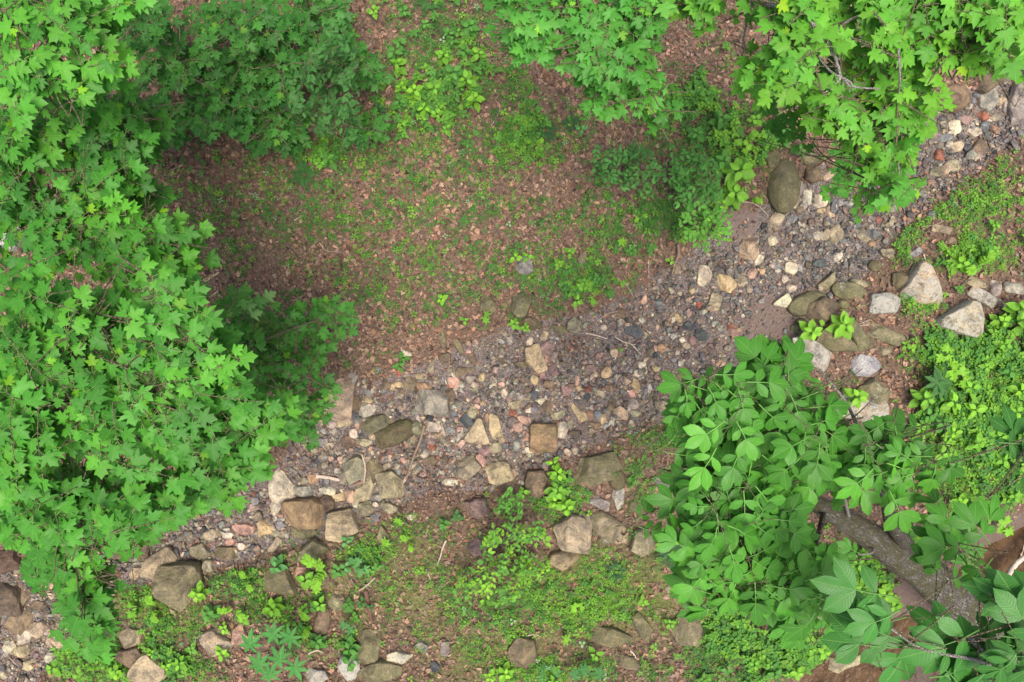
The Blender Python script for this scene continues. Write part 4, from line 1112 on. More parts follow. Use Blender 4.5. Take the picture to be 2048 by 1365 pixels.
# ---------------------------------------------------------------- dead sticks and driftwood
STICKS = """
850 850 842 880 828 915 814 958|.022|t|thick dead stick lying across the left creek cobbles beside the moss hump|stick
820 942 808 965 800 985|.020|p|short flaking bark strip below the thick dead stick|bark_strip
634 952 660 955 690 962|.030|p|pale splintered log lying right of the pink orange block|driftwood
783 940 788 958 797 982|.016|p|pale driftwood stick lying on the tan boulder|stick
772 965 764 985|.014|p|shorter pale driftwood piece on the tan boulder|stick
727 908 733 935 730 965|.014|p|pale bent stick running down over the tan green boulder|stick
738 962 718 966 705 972|.018|t|broken bark piece between two tan boulders|bark_strip
1170 667 1190 671 1212 678|.012|p|short pale stick right of the dry leaf pile|stick
1228 674 1245 684 1262 690 1280 710|.012|p|pale forked twig pointing down over the pink gravel|stick
1262 690 1275 689 1291 691|.009|p|straight branch of the pale forked twig|stick
1353 490 1354 510 1347 530 1340 555|.022|t|crooked brown branch beside the green bush at the gravel edge|stick
1105 285 1085 315 1060 350 1020 395|.010|t|long thin fallen branch on the leaf litter above the creek|stick
1098 300 1094 320 1092 340|.005|t|thin side twig beside the long thin fallen branch|stick
893 1078 886 1095 882 1110 876 1125|.014|p|wavy whitish stick standing out on the lower grass|stick
852 1138 858 1150 864 1166|.010|p|small whitish stick below the wavy whitish one|stick
732 1180 738 1205 745 1242|.030|v|dark reddish rotten log above the upright mossy slab|log
752 1152 735 1168 720 1178|.012|p|pale bent root running into the rotten log|stick
620 1303 636 1296 650 1300|.014|p|pale curved stick at the bottom beside hand shaped leaves|stick
555 1092 575 1110 605 1132|.005|t|thin brown twig over the mossy pale lichen boulder|stick
1555 1195 1580 1208 1612 1210 1640 1207 1652 1192|.036|p|pale curved root arching under the compound leaves|root
1636 1210 1640 1222 1636 1230|.018|p|short fork of the pale curved root|root
2060 1058 2030 1085 1998 1112 1980 1145 1960 1180 1942 1202|.036|w|long whitish fallen branch reaching from the right edge to the water|fallen_branch
1998 1112 1985 1117 1975 1121|.010|w|short side twig of the whitish fallen branch|stick
2044 1075 2035 1105 2028 1120|.012|p|thin pale twig hanging over the brown water|stick
1855 1010 1840 1018 1835 1025|.009|t|tiny twig near the trunk fork among green leaves|stick
590 602 600 598 612 592|.012|t|little brown stick in litter above the maple leaves|stick
640 487 655 503 682 505|.006|p|thin pale bent twig in the litter at upper left centre|stick
590 442 600 436 608 432|.010|p|short pale wood chip on litter under the upper saplings|stick
1296 520 1297 545 1297 580|.006|p|straight thin pale twig standing near the creek leaf litter|stick
1245 560 1257 578 1268 597|.006|p|thin pale twig near the small pink wedge stone|stick
1198 580 1200 600 1200 628|.006|t|thin vertical twig left of the slate pebbles|stick
1370 697 1350 703 1335 712|.006|t|thin dark twig between gravel and mud|stick
1195 642 1215 628 1240 622|.006|p|curved thin twig over the brown flat stone|stick
985 250 1000 220 990 200|.006|p|thin grey twig at upper centre litter|stick
1478 403 1510 410 1535 432|.008|p|pale root strand crossing the rock under the bush|root
1905 360 1925 370 1935 390|.006|t|thin dark twig across the upper right bank|stick
1900 378 1935 376 1965 366|.005|p|pale grass stalk across the upper right bank|stick
1840 455 1870 450 1895 438|.005|p|pale stalk lying above the right bank creepers|stick
1845 510 1855 535 1868 555|.008|p|pale thin twig over the tall triangular lichen boulder|stick
1735 650 1710 652 1738 640|.008|p|pale bleached twig left of the flat lichen boulder|stick
1045 1272 1070 1268 1080 1272|.010|p|short whitish stick at the lower bank|stick
1057 1275 1048 1290 1040 1298|.012|p|whitish broken stick on the grey brown boulder|stick
1260 1300 1270 1312 1264 1325|.009|w|bleached forked twig under the long tilted slab|stick
1310 1215 1350 1222 1405 1230|.006|t|thin dark twig reaching under the compound leaves|stick
1130 915 1150 922 1175 930|.008|t|brown stick at the creek edge above the large flat mossy rock|stick
1045 955 1055 945 1064 938|.008|t|short brown twig near the yellow tan boulder|stick
905 938 920 955 930 970|.006|t|thin brown twig left of the grey tan boulder|stick
"""
WOODC = dict(p=(.46, .38, .31), t=(.24, .18, .13), v=(.16, .085, .07), w=(.60, .56, .48))
for i, ln in enumerate(STICKS.strip().split('\n')):
    pts, r_, c, lab, nm = ln.split('|'); v = [float(q) for q in pts.split()]; r_ = float(r_); rg = np.random.default_rng(800 + i)
    g_ = [np.array([float(q) for q in G(a, b)]) + [0, 0, r_ * .6 + .02 + (.05 if nm in ('fallen_branch', 'stick') and r_ > .01 else 0)] for a, b in zip(v[::2], v[1::2])]
    if nm == 'fallen_branch':
        for q_, t_ in zip(g_, np.linspace(0, 1, len(g_))): q_[2] = (g_[0][2] + .12) * (1 - t_) + (g_[-1][2] + .10) * t_
    sp = spline(g_, 7); rad = np.linspace(r_, r_ * (.55 if nm != 'fallen_branch' else .8), len(sp)) * rg.uniform(.85, 1.15, len(sp)); n = 9
    V, F = tube(sp, rad, n, .35, rg)
    if nm in ('bark_strip', 'driftwood'):
        zc = np.repeat(sp[:, 2], n); V[:, 2] = zc + (V[:, 2] - zc) * .35
    B = Batch(); B.add(V, F, np.array(WOODC[c]) * rg.uniform(.9, 1.1))
    for e_, ring in ((sp[0], 0), (sp[-1], (len(sp) - 1) * n)):
        b0 = B.n; B.add(np.concatenate([[e_], V[ring:ring + n]]), np.array([(0, 1 + k, 1 + (k + 1) % n) for k in range(n)]), np.array(WOODC[c]) * 1.1)
    for k in range(2 if nm == 'stick' and r_ > .008 else 0):   # broken side spurs
        q = sp[rg.integers(2, len(sp) - 2)]; a = rg.uniform(0, 6.28); B.add(*tube([q, q + np.array([math.cos(a), math.sin(a), .4]) * r_ * rg.uniform(3, 6)], [r_ * .4, r_ * .15], 5), np.array(WOODC[c]))
    o = B.build(nm, M_WOOD, off=tuple(g_[0]), smooth=True); o.location = g_[0]
    tag(o, lab, nm.replace('_', ' '), 'dead wood on the ground')
# ---------------------------------------------------------------- trees and bushes
def inpoly(px, py, poly):
    inside = np.zeros(np.shape(px), bool); n = len(poly); j = n - 1
    for i in range(n):
        xi, yi = poly[i]; xj, yj = poly[j]
        with np.errstate(all='ignore'): c = ((yi > py) != (yj > py)) & (px < (xj - xi) * (py - yi) / (yj - yi + 1e-12) + xi)
        inside ^= c; j = i
    return inside
def sample(poly, n, rg, cell=None):
    P_ = np.array(poly, float); lo, hi = P_.min(0), P_.max(0); out = []
    k = 0
    while len(out) < n and k < n * 60:
        k += 1; c = lo + (hi - lo) * rg.random((6, 2)); c = c[inpoly(c[:, 0], c[:, 1], poly)]
        if not len(c): continue
        if out:
            o = np.array(out[-400:]); d = np.min(np.linalg.norm(c[:, None] - o[None], axis=2), axis=1); out.append(c[np.argmax(d)])
        else: out.append(c[0])
    return np.array(out)
def limb_points(limbs):
    pts, rad = [], []
    for L in limbs:
        sp = spline([np.array(q[:3], float) for q in L], 6); r_ = np.interp(np.linspace(0, len(L) - 1, len(sp)), range(len(L)), [q[3] for q in L]); pts.append(sp); rad.append(r_)
    return pts, rad
def grow(LB, TW, rg, polys, zr, ntw, lsize, tpl, hues, lpt, limbs, tw_rad=.005, twl=(.25, .5), droop=.15, tilt=.22, pet=.55, young=.04, compound=False, spread=.9, link=True):
    """twigs with leaves whose tips fall in the outline, each joined to the nearest limb"""
    lp = np.concatenate(limbs) if limbs else None
    bases, axes, ups, sizes, cols = [], [], [], [], []
    for poly, n in zip(polys, ntw):
        tips = sample(poly, n, rg)
        for (px, py) in tips:
            z = rg.uniform(*zr); tip = np.array(P(px, py, z)); d2 = np.linalg.norm((lp - tip) * [1, 1, 1.2], axis=1); a = lp[np.argmin(d2)]
            d = tip - a; d[2] *= .4; L = np.linalg.norm(d) + 1e-6; d = d / L + rg.normal(size=3) * [.45, .45, .08]; d /= np.linalg.norm(d)
            tip = tip - d * lsize * (1.0 if compound else pet * .7 + .55); tl = rg.uniform(*twl); base = tip - d * tl + [0, 0, .03]
            if link:
                m = (a + base) / 2 + [0, 0, .06 * L] + rg.normal(size=3) * .04 * L; TW.add(*tube(spline([a, m, base], 4), np.linspace(tw_rad * 1.1, tw_rad * .7, 9), 5), (1, 1, 1))
            path = spline([base, (base + tip) / 2 + [0, 0, .02], tip - [0, 0, droop * tl * .3]], 4); TW.add(*tube(path, np.linspace(tw_rad * .7, tw_rad * .35, len(path)), 5), (1, 1, 1))
            hz = np.array([-d[1], d[0], 0]); c0 = np.array(hues[rg.integers(len(hues))]) * rg.uniform(.85, 1.15)
            for k in range(lpt):
                t = .15 + .85 * (k // 2 + 1) / ((lpt + 1) // 2) if k < lpt - 1 else 1.; sg = 1 if k % 2 else -1
                q = path[min(int(t * (len(path) - 1)), len(path) - 1)]
                pd = d * rg.uniform(.5, 1) + hz * sg * rg.uniform(.5, 1.2) * spread if k < lpt - 1 else d + hz * rg.uniform(-.2, .2)
                pd[2] = rg.uniform(-.1, .15); pd /= np.linalg.norm(pd); s = lsize * (.5 + .62 * rg.random() ** .6); pe = s * pet * rg.uniform(.6, 1.2)
                lb = q + pd * pe
                if pet > .2: (TW if compound else LB).add(*tube([q, (q + lb) / 2 + [0, 0, .01], lb], .0017, 4), (.22, .30, .08))
                ax = pd * .8 + d * .4 + rg.normal(size=3) * .22; ax[2] = -droop + rg.normal() * .14
                bases.append(lb); axes.append(ax); ups.append(rnd_tilt(rg, 1, tilt * (3.5 if rg.random() < .08 else 1))[0]); sizes.append(s)
                cc = c0 * rg.uniform(.86, 1.14)
                if rg.random() < young: cc = cc * [2.0, 1.35, .7]; sizes[-1] *= .7
                cols.append(cc)
    bases = np.array(bases); rot = frames(np.array(axes), np.array(ups)); sizes = np.array(sizes); cols = np.array(cols)
    if not compound: 
        LB.add(*scatter(tpl, bases, rot, np.stack([sizes * rg.uniform(.8, 1.1, len(sizes)), sizes, sizes * rg.uniform(.5, 1.8, len(sizes))], 1), cols))
    return bases, rot, sizes, cols
def tree(name, label, cat, trunk, limbs, crown_kw, base, group=None, bark=None, leafmat=None, twigm=None, branch='branch'):
    e = empty(name, base, label, cat, group); off = tuple(base)
    tp, tr = limb_points([trunk]); bt = Batch(); bt.add(*tube(tp[0], tr[0], 14), (1, 1, 1)); bt.build('trunk' if trunk[0][3] > .03 else 'stem', bark or M_BARK, e, off, True)
    lp, lr = limb_points(limbs)
    for p_, r_ in zip(lp, lr):
        b = Batch(); b.add(*tube(p_, r_, 8), (1, 1, 1)); b.build(branch, twigm or M_TWIG, e, off, True)
    LB, TW = Batch(), Batch(); allp = lp + tp
    if lp: allp = lp
    for kw in crown_kw: grow(LB, TW, limbs=allp, LBdummy=None, **kw) if False else grow(LB, TW, kw.pop('rg'), limbs=allp, **kw)
    LB.build('crown', leafmat or M_MAPLE, e, off); TW.build('twigs', M_TWIG, e, off, True)
    return e
def L_(*pts): return [tuple(P(a, b, z)) + (r_,) for a, b, z, r_ in pts]
def gnd(x, y): return float(height(x, y))
RG = np.random.default_rng
G1 = [(.08, .295, .032), (.067, .255, .028), (.10, .33, .032), (.055, .22, .026)]
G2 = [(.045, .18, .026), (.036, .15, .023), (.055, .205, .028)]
GY = [(.125, .36, .032), (.105, .33, .032), (.15, .39, .032), (.09, .29, .032)]
GH = [(.058, .23, .02), (.066, .255, .022), (.05, .20, .018), (.085, .295, .025)]
# 1 maple reaching in from the upper left
bx, by = -8.6, 3.2; b0 = (bx, by, gnd(bx, by))
trunk = [(bx, by, b0[2] - .1, .17), (bx + .1, by - .1, 2.0, .14), (bx + .3, by - .1, 4.2, .10), (bx + .5, by, 6.2, .05)]
lim = [[(bx + .3, by - .1, 3.9, .06)] + L_((-260, 60, 4.3, .04), (-40, 130, 4.5, .025), (110, 170, 4.55, .012)),
       [(bx + .25, by - .1, 3.6, .05)] + L_((-200, 0, 4.4, .03), (-20, 20, 4.6, .02), (140, 30, 4.6, .01))]
tree('maple_tree', 'maple spreading large bright leaves in from the top left corner', 'tree', trunk, lim,
     [dict(rg=RG(11), polys=[[(-60, -40), (320, -40), (255, 60), (300, 130), (225, 170), (120, 160), (60, 230), (-60, 240)]], zr=(4.2, 4.9), ntw=[105], lsize=.108, tpl=T_MAP, hues=G1, lpt=6, young=.06),
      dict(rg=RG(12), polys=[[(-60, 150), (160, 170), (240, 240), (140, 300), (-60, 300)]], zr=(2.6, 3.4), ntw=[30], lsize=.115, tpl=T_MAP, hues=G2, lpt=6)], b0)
# 2 lower maple at left, middle
bx, by = -8.9, .9; b0 = (bx, by, gnd(bx, by))
trunk = [(bx, by, b0[2] - .1, .13), (bx + .1, by, 1.6, .11), (bx + .5, by + .1, 3.4, .07), (bx + .8, by, 5.0, .03)]
lim = [[(bx + .4, by, 2.7, .05)] + L_((-160, 420, 3.3, .045), (50, 400, 3.5, .03), (60, 330, 3.5, .02), (35, 290, 3.6, .012)), L_((55, 395, 3.5, .025), (70, 350, 3.45, .018), (160, 340, 3.4, .012), (260, 370, 3.4, .007)),
       L_((50, 400, 3.5, .02), (180, 440, 3.5, .014), (300, 480, 3.5, .008)), L_((55, 360, 3.5, .015), (180, 250, 3.4, .010), (260, 230, 3.3, .006))]
tree('maple_tree', 'maple with layered mid green leaves along the left side above the big bright mass', 'tree', trunk, lim,
     [dict(rg=RG(21), polys=[[(-60, 200), (130, 200), (260, 200), (290, 250), (290, 330), (300, 470), (230, 560), (-60, 600)]], zr=(3.3, 3.9), ntw=[145], lsize=.108, tpl=T_MAP, hues=G1 + G2[:1], lpt=6, young=.05),
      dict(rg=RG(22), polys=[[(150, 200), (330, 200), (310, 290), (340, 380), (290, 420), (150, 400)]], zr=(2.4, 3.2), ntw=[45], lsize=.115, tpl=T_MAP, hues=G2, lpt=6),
      dict(rg=RG(23), polys=[[(200, 440), (420, 440), (435, 540), (400, 590), (240, 600)]], zr=(3.0, 3.6), ntw=[40], lsize=.12, tpl=T_MAP, hues=G1, lpt=6)], b0)
# 3 the big bright maple, lower left
bx, by = -9.2, -2.6; b0 = (bx, by, gnd(bx, by))
trunk = [(bx, by, b0[2] - .1, .2), (bx + .1, by + .1, 2.0, .17), (bx + .3, by + .1, 4.3, .12), (bx + .6, by, 6.5, .06)]
lim = [[(bx + .3, by + .1, 3.8, .07)] + L_((-250, 850, 4.3, .05), (60, 820, 4.5, .035), (310, 780, 4.6, .02), (335, 650, 4.6, .012), (345, 590, 4.6, .008)),
       L_((60, 820, 4.4, .03), (240, 840, 4.3, .022), (340, 855, 4.25, .018), (470, 868, 4.2, .010)), L_((340, 855, 4.2, .010), (420, 870, 4.2, .008), (440, 910, 4.15, .005)),
       [(bx + .3, by + .1, 3.6, .06)] + L_((-200, 980, 4.2, .045), (60, 1000, 4.3, .022), (220, 1006, 4.3, .014), (330, 1000, 4.3, .008)),
       L_((60, 1000, 4.25, .02), (140, 1080, 4.1, .014), (160, 1160, 4.0, .008), (190, 1250, 3.8, .005)), L_((60, 820, 4.5, .02), (150, 720, 4.5, .014), (180, 640, 4.5, .008))]
tree('maple_tree', 'big bright maple filling the lower left with dense light green leaves', 'tree', trunk, lim,
     [dict(rg=RG(31), polys=[[(-60, 560), (220, 590), (240, 640), (330, 560), (400, 560), (420, 620), (480, 680), (500, 760), (600, 800), (600, 860), (540, 890), (540, 940), (480, 960), (500, 1020), (380, 1030), (340, 1060), (260, 1080), (160, 1070), (60, 1130), (-60, 1060)]],
           zr=(4.1, 4.9), ntw=[440], lsize=.103, tpl=T_MAP, hues=G1, lpt=6, young=.035),
      dict(rg=RG(32), polys=[[(-60, 600), (400, 600), (520, 800), (520, 980), (300, 1060), (60, 1090), (-60, 1060)]], zr=(3.2, 4.0), ntw=[170], lsize=.103, tpl=T_MAP, hues=G1[1:], lpt=6),
      dict(rg=RG(33), polys=[[(100, 1150), (210, 1140), (190, 1230), (230, 1280), (200, 1330), (120, 1260)]], zr=(3.4, 4.1), ntw=[26], lsize=.12, tpl=T_MAP, hues=G1, lpt=6),
      dict(rg=RG(34), polys=[[(40, 1080), (180, 1080), (160, 1160), (50, 1140)]], zr=(3.7, 4.3), ntw=[22], lsize=.12, tpl=T_MAP, hues=G1, lpt=6)], b0)
# 4 dark understory maple between the bright mass and the creek
b0 = tuple(float(q) for q in G(470, 690)); s0 = np.array(b0)
trunk = [tuple(s0 - [0, 0, .1]) + (.035,), tuple(s0 + [.05, 0, .8]) + (.028,), tuple(P(505, 690, 1.7)) + (.018,)]
lim = [L_((500, 690, 1.5, .014), (580, 660, 1.8, .009), (680, 625, 1.9, .005)), L_((500, 690, 1.3, .014), (590, 740, 1.7, .010), (660, 780, 1.7, .005)), L_((500, 695, 1.4, .014), (560, 780, 1.6, .009), (610, 850, 1.6, .005)), L_((500, 690, 1.5, .012), (520, 640, 1.8, .006), (500, 610, 1.9, .005))]
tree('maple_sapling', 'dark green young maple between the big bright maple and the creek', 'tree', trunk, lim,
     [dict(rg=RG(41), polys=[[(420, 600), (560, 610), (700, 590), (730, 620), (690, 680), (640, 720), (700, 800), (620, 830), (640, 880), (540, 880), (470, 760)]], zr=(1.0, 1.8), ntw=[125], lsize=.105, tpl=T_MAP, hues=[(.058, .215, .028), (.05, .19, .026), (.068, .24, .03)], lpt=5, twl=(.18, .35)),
      dict(rg=RG(42), polys=[[(440, 570), (540, 580), (560, 610), (470, 620)]], zr=(2.0, 2.6), ntw=[9], lsize=.12, tpl=T_MAP, hues=[(.20, .38, .12), (.09, .25, .05)], lpt=3)], b0)
# 5 maple along the top centre
bx, by = 1.2, 7.6; b0 = (bx, by, gnd(bx, by))
trunk = [(bx, by, b0[2] - .1, .16), (bx, by - .2, 2.0, .13), (bx + .1, by - .3, 4.2, .09), (bx + .1, by - .3, 6, .05)]
lim = [[(bx, by - .3, 3.5, .05)] + L_((1150, -140, 4.1, .03), (1170, 20, 4.2, .014), (1190, 120, 4.2, .009), (1195, 210, 4.1, .005)), [(bx, by - .3, 3.6, .05)] + L_((1080, -150, 4.2, .028), (1060, 0, 4.3, .013), (1040, 90, 4.2, .006)),
       [(bx, by - .3, 3.4, .05)] + L_((1250, -130, 4.1, .025), (1280, 10, 4.2, .012), (1270, 130, 4.1, .008), (1300, 220, 4.0, .005)), L_((1250, -130, 4.1, .02), (1350, -20, 4.2, .01), (1400, 20, 4.2, .006))]
tree('maple_tree', 'maple hanging sharply toothed blue green leaves down from the top centre', 'tree', trunk, lim,
     [dict(rg=RG(51), polys=[[(960, -40), (1330, -40), (1330, 60), (1280, 90), (1290, 190), (1310, 235), (1270, 235), (1200, 150), (1190, 235), (1165, 225), (1160, 150), (1080, 110), (1040, 130), (1010, 60)]], zr=(3.7, 4.5), ntw=[175], lsize=.092, tpl=T_MAP, hues=[(.075, .28, .038), (.06, .235, .032), (.09, .31, .04)], lpt=6, twl=(.2, .4)),
      dict(rg=RG(52), polys=[[(1310, -40), (1490, -40), (1440, 20), (1350, 30)]], zr=(4.0, 4.6), ntw=[22], lsize=.095, tpl=T_MAP, hues=GY, lpt=6)], b0)
# 6 yellow green maple at the top right, with its pale bare boughs in view
bx, by = 4.6, 8.2; b0 = (bx, by, gnd(bx, by))
trunk = [(bx, by, b0[2] - .1, .2), (bx - .1, by - .2, 2.2, .17), (bx - .2, by - .3, 4.4, .12), (bx - .1, by - .3, 6.4, .06)]
lim = [[(bx - .2, by - .3, 3.9, .055)] + L_((1560, -160, 4.3, .032), (1612, 20, 4.82, 0.0132), (1650, 75, 4.82, 0.0109), (1670, 115, 4.82, 0.0093), (1682, 155, 4.82, 0.0085)),
       L_((1636, 55, 4.82, 0.0093), (1655, 100, 4.82, 0.0062), (1680, 120, 4.82, 0.0046)), L_((1682, 155, 4.82, 0.0085), (1700, 165, 4.82, 0.0069), (1712, 175, 4.82, 0.0062), (1760, 178, 4.82, 0.0046)),
       L_((1682, 155, 4.82, 0.0077), (1665, 175, 4.82, 0.0055), (1645, 188, 4.82, 0.0031)), L_((1684, 155, 4.82, 0.0069), (1684, 185, 4.3, .007), (1692, 225, 4.2, .004)), L_((1686, 158, 4.82, 0.0069), (1700, 175, 4.82, 0.0046), (1710, 195, 4.3, .004)),
       L_((1682, 155, 4.82, 0.0069), (1660, 142, 4.82, 0.0062), (1625, 100, 4.82, 0.0039)), [(bx - .2, by - .3, 4.1, .05)] + L_((1800, -150, 4.6, .03), (1780, 0, 4.7, .014), (1700, 40, 4.6, .009), (1640, 90, 4.5, .006)),
       [(bx - .2, by - .3, 4.0, .05)] + L_((1950, -140, 4.7, .03), (1890, 5, 4.7, .012), (1930, 25, 4.7, .009), (1925, 75, 4.6, .005)), L_((1780, 0, 4.6, .012), (1800, 140, 4.82, 0.0069), (1790, 250, 4.2, .006), (1800, 360, 4.1, .004)),
       L_((1712, 175, 4.3, .008), (1730, 280, 4.1, .006), (1740, 400, 3.9, .004)), L_((1560, -160, 4.2, .02), (1500, 20, 4.2, .010), (1480, 120, 4.2, .005)), L_((1535, 135, 4.2, .006), (1580, 90, 4.3, .007), (1612, 70, 4.82, 0.0062))]
tree('maple_tree', 'yellow green maple at the top right with pale bare boughs showing', 'tree', trunk, lim,
     [dict(rg=RG(61), polys=[[(1500, -40), (1900, -40), (1870, 60), (1880, 130), (1860, 200), (1800, 170), (1780, 180), (1760, 60), (1700, 20), (1720, 120), (1650, 60), (1610, 0), (1590, 100), (1620, 210), (1520, 220), (1460, 170), (1550, 100)]], zr=(4.1, 4.9), ntw=[135], lsize=.10, tpl=T_MAP, hues=GY, lpt=6, young=.05, twl=(.2, .4)),
      dict(rg=RG(62), polys=[[(1700, 180), (1840, 150), (1870, 250), (1840, 280), (1850, 360), (1790, 410), (1765, 430), (1740, 330), (1660, 280), (1620, 260), (1600, 210)]], zr=(3.8, 4.5), ntw=[85], lsize=.095, tpl=T_MAP, hues=GY + G1[:2], lpt=6, young=.05, twl=(.2, .4)),
      dict(rg=RG(63), polys=[[(1880, -40), (2100, -40), (2100, 130), (1960, 130), (1900, 130), (1890, 60)]], zr=(4.2, 5.0), ntw=[75], lsize=.105, tpl=T_MAP, hues=GY, lpt=6, young=.04),
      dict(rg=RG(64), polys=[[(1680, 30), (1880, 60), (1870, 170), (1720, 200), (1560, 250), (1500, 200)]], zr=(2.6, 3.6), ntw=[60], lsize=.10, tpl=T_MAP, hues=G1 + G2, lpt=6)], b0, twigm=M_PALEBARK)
# small leafed maple spray near the mossy egg boulder
b0 = tuple(float(q) for q in G(1690, 330)); s0 = np.array(b0)
tree('maple_sapling', 'small maple sapling over the gravel right of the tall mossy boulder', 'tree', [tuple(s0 - [0, 0, .1]) + (.02,), tuple(s0 + [0, -.1, .6]) + (.014,), tuple(P(1695, 350, 1.3)) + (.008,)], [L_((1695, 345, 1.2, .008), (1690, 370, 1.5, .006), (1685, 390, 1.5, .004))],
     [dict(rg=RG(65), polys=[[(1660, 280), (1750, 290), (1760, 360), (1700, 400), (1665, 390)]], zr=(1.3, 1.9), ntw=[24], lsize=.09, tpl=T_MAP, hues=G1, lpt=5, twl=(.12, .25))], b0)
# low maple saplings on the upper left bank
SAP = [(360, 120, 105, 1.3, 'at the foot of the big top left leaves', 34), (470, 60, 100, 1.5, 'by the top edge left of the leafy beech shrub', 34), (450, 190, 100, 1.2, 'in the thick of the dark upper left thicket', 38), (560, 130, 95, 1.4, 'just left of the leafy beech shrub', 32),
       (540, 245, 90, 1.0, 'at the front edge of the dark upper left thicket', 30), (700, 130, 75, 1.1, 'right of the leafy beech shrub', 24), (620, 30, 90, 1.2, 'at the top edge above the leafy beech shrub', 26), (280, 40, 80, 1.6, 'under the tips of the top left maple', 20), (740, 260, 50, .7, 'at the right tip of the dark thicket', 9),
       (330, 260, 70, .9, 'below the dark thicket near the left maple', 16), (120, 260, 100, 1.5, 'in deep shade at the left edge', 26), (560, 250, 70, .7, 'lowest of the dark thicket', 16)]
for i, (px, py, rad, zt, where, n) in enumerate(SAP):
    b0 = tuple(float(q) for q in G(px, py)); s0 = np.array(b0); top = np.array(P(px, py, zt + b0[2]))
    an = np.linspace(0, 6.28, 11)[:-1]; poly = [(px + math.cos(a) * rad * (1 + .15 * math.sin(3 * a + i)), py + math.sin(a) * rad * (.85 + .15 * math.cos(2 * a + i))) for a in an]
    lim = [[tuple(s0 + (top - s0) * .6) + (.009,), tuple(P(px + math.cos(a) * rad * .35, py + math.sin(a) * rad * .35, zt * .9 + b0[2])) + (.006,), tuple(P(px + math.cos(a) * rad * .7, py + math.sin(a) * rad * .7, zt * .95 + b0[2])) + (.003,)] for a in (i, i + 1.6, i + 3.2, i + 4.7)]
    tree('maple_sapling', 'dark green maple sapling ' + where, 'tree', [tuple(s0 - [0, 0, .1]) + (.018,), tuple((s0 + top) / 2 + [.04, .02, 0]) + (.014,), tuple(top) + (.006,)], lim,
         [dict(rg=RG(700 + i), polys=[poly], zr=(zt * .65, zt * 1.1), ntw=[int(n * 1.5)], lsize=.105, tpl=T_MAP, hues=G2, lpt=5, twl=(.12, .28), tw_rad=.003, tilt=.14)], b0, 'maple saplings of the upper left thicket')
# shrubs with small oval leaves
def shrub(name, label, px, py, rx, ry, zt, n, ls, hues, seed, lpt=9, poly=None, zlo=.45):
    b0 = tuple(float(q) for q in G(px, py)); s0 = np.array(b0); rg = RG(seed)
    poly = poly or [(px + math.cos(a) * rx * rg.uniform(.8, 1.12), py + math.sin(a) * ry * rg.uniform(.8, 1.12)) for a in np.linspace(0, 6.28, 13)[:-1]]
    lim = []
    for k in range(7):
        a = k * .9 + rg.uniform(-.3, .3); e_ = (px + math.cos(a) * rx * .7, py + math.sin(a) * ry * .7)
        lim.append([tuple(s0 + rg.normal(size=3) * [.02, .02, 0] + [0, 0, -.03]) + (.008,), tuple(P(px + math.cos(a) * rx * .3, py + math.sin(a) * ry * .3, zt * .6 + b0[2])) + (.006,), tuple(P(*e_, zt * .9 + b0[2])) + (.003,)])
    return tree(name, label, 'shrub', lim[0], lim[1:], [dict(rg=rg, polys=[poly], zr=(zt * zlo + b0[2], zt + b0[2]), ntw=[n], lsize=ls, tpl=T_ov(.08, .27, .1), hues=hues, lpt=lpt, twl=(.16, .34), tw_rad=.0028, pet=.12, young=.03, tilt=.35)], b0, None, M_TWIG, M_OVATE, M_TWIG, 'branch')
shrub('shrub', 'beech shrub with dull small oval leaves at the right of the dark upper thicket', 655, 190, 85, 110, 1.9, 85, .075, [(.045, .165, .035), (.055, .19, .04), (.04, .145, .03)], 81, 9, poly=[(590, 150), (640, 90), (690, 40), (720, 90), (710, 160), (740, 230), (720, 290), (640, 290), (600, 220)])
shrub('shrub', 'round shrub with small oval leaves on the litter left of the heart leaved plant', 1255, 335, 78, 52, .8, 52, .075, [(.065, .225, .045), (.08, .25, .05), (.055, .19, .04)], 82, 8)
shrub('shrub', 'upright bush with oval leaves at the upper creek edge', 1390, 360, 60, 70, .9, 50, .08, [(.075, .26, .045), (.09, .29, .05)], 83, 8)
shrub('shrub', 'bright leafy bush whose leaves hang over the grey gravel', 1412, 450, 60, 50, 1.0, 34, .082, [(.12, .36, .05), (.15, .40, .05)], 84, 8)
shrub('shrub', 'yellow green bush on the lower bank below the creek', 1035, 1095, 78, 90, .6, 80, .075, [(.15, .36, .035), (.20, .44, .035), (.11, .30, .05)], 85, 8, poly=[(970, 1050), (1040, 1030), (1100, 1050), (1105, 1150), (1060, 1160), (1030, 1200), (960, 1230), (900, 1180), (950, 1130)])
shrub('shrub', 'thin arching green sprays above the yellow green bush', 1020, 1008, 44, 24, .5, 14, .06, [(.10, .30, .04)], 86, 10)
shrub('shrub', 'low bright bush at the bottom left corner under maple tips', 170, 1320, 75, 45, .5, 45, .055, [(.11, .32, .03), (.15, .38, .03)], 87, 7)
# 7 leaning hickory with big compound leaves
def T_leaflet(): 
    st = [(0, 0), (.1, .32), (.25, .66), (.42, .9), (.58, 1.), (.74, .86), (.88, .46), (1, 0)]; V = [(0, 0, 0)]; uv = [(0, 0)]
    for i, (t, k) in enumerate(st[1:-1]):
        for sg in (-1, -.5, 0, .5, 1): V.append((sg * k * .235 * (1 + .03 * (-1) ** i), t, -.12 * t * t + (.075 * abs(sg) - .05 * sg * sg) * k * 1.2)); uv.append((sg * k * .27, t))
    V.append((0, 1.02, -.14)); uv.append((0, 1)); F = [(0, 2, 1), (0, 3, 2), (0, 4, 3), (0, 5, 4)]
    for i in range(5):
        for j in range(4): a = 1 + 5 * i + j; F += [(a, a + 1, a + 6), (a, a + 6, a + 5)]
    F += [(26 + j, 27 + j, 31) for j in range(4)]
    V = np.array(V, float); return V, np.array(F), np.ones(len(V)), np.array(uv, float)
T_LF = T_leaflet()
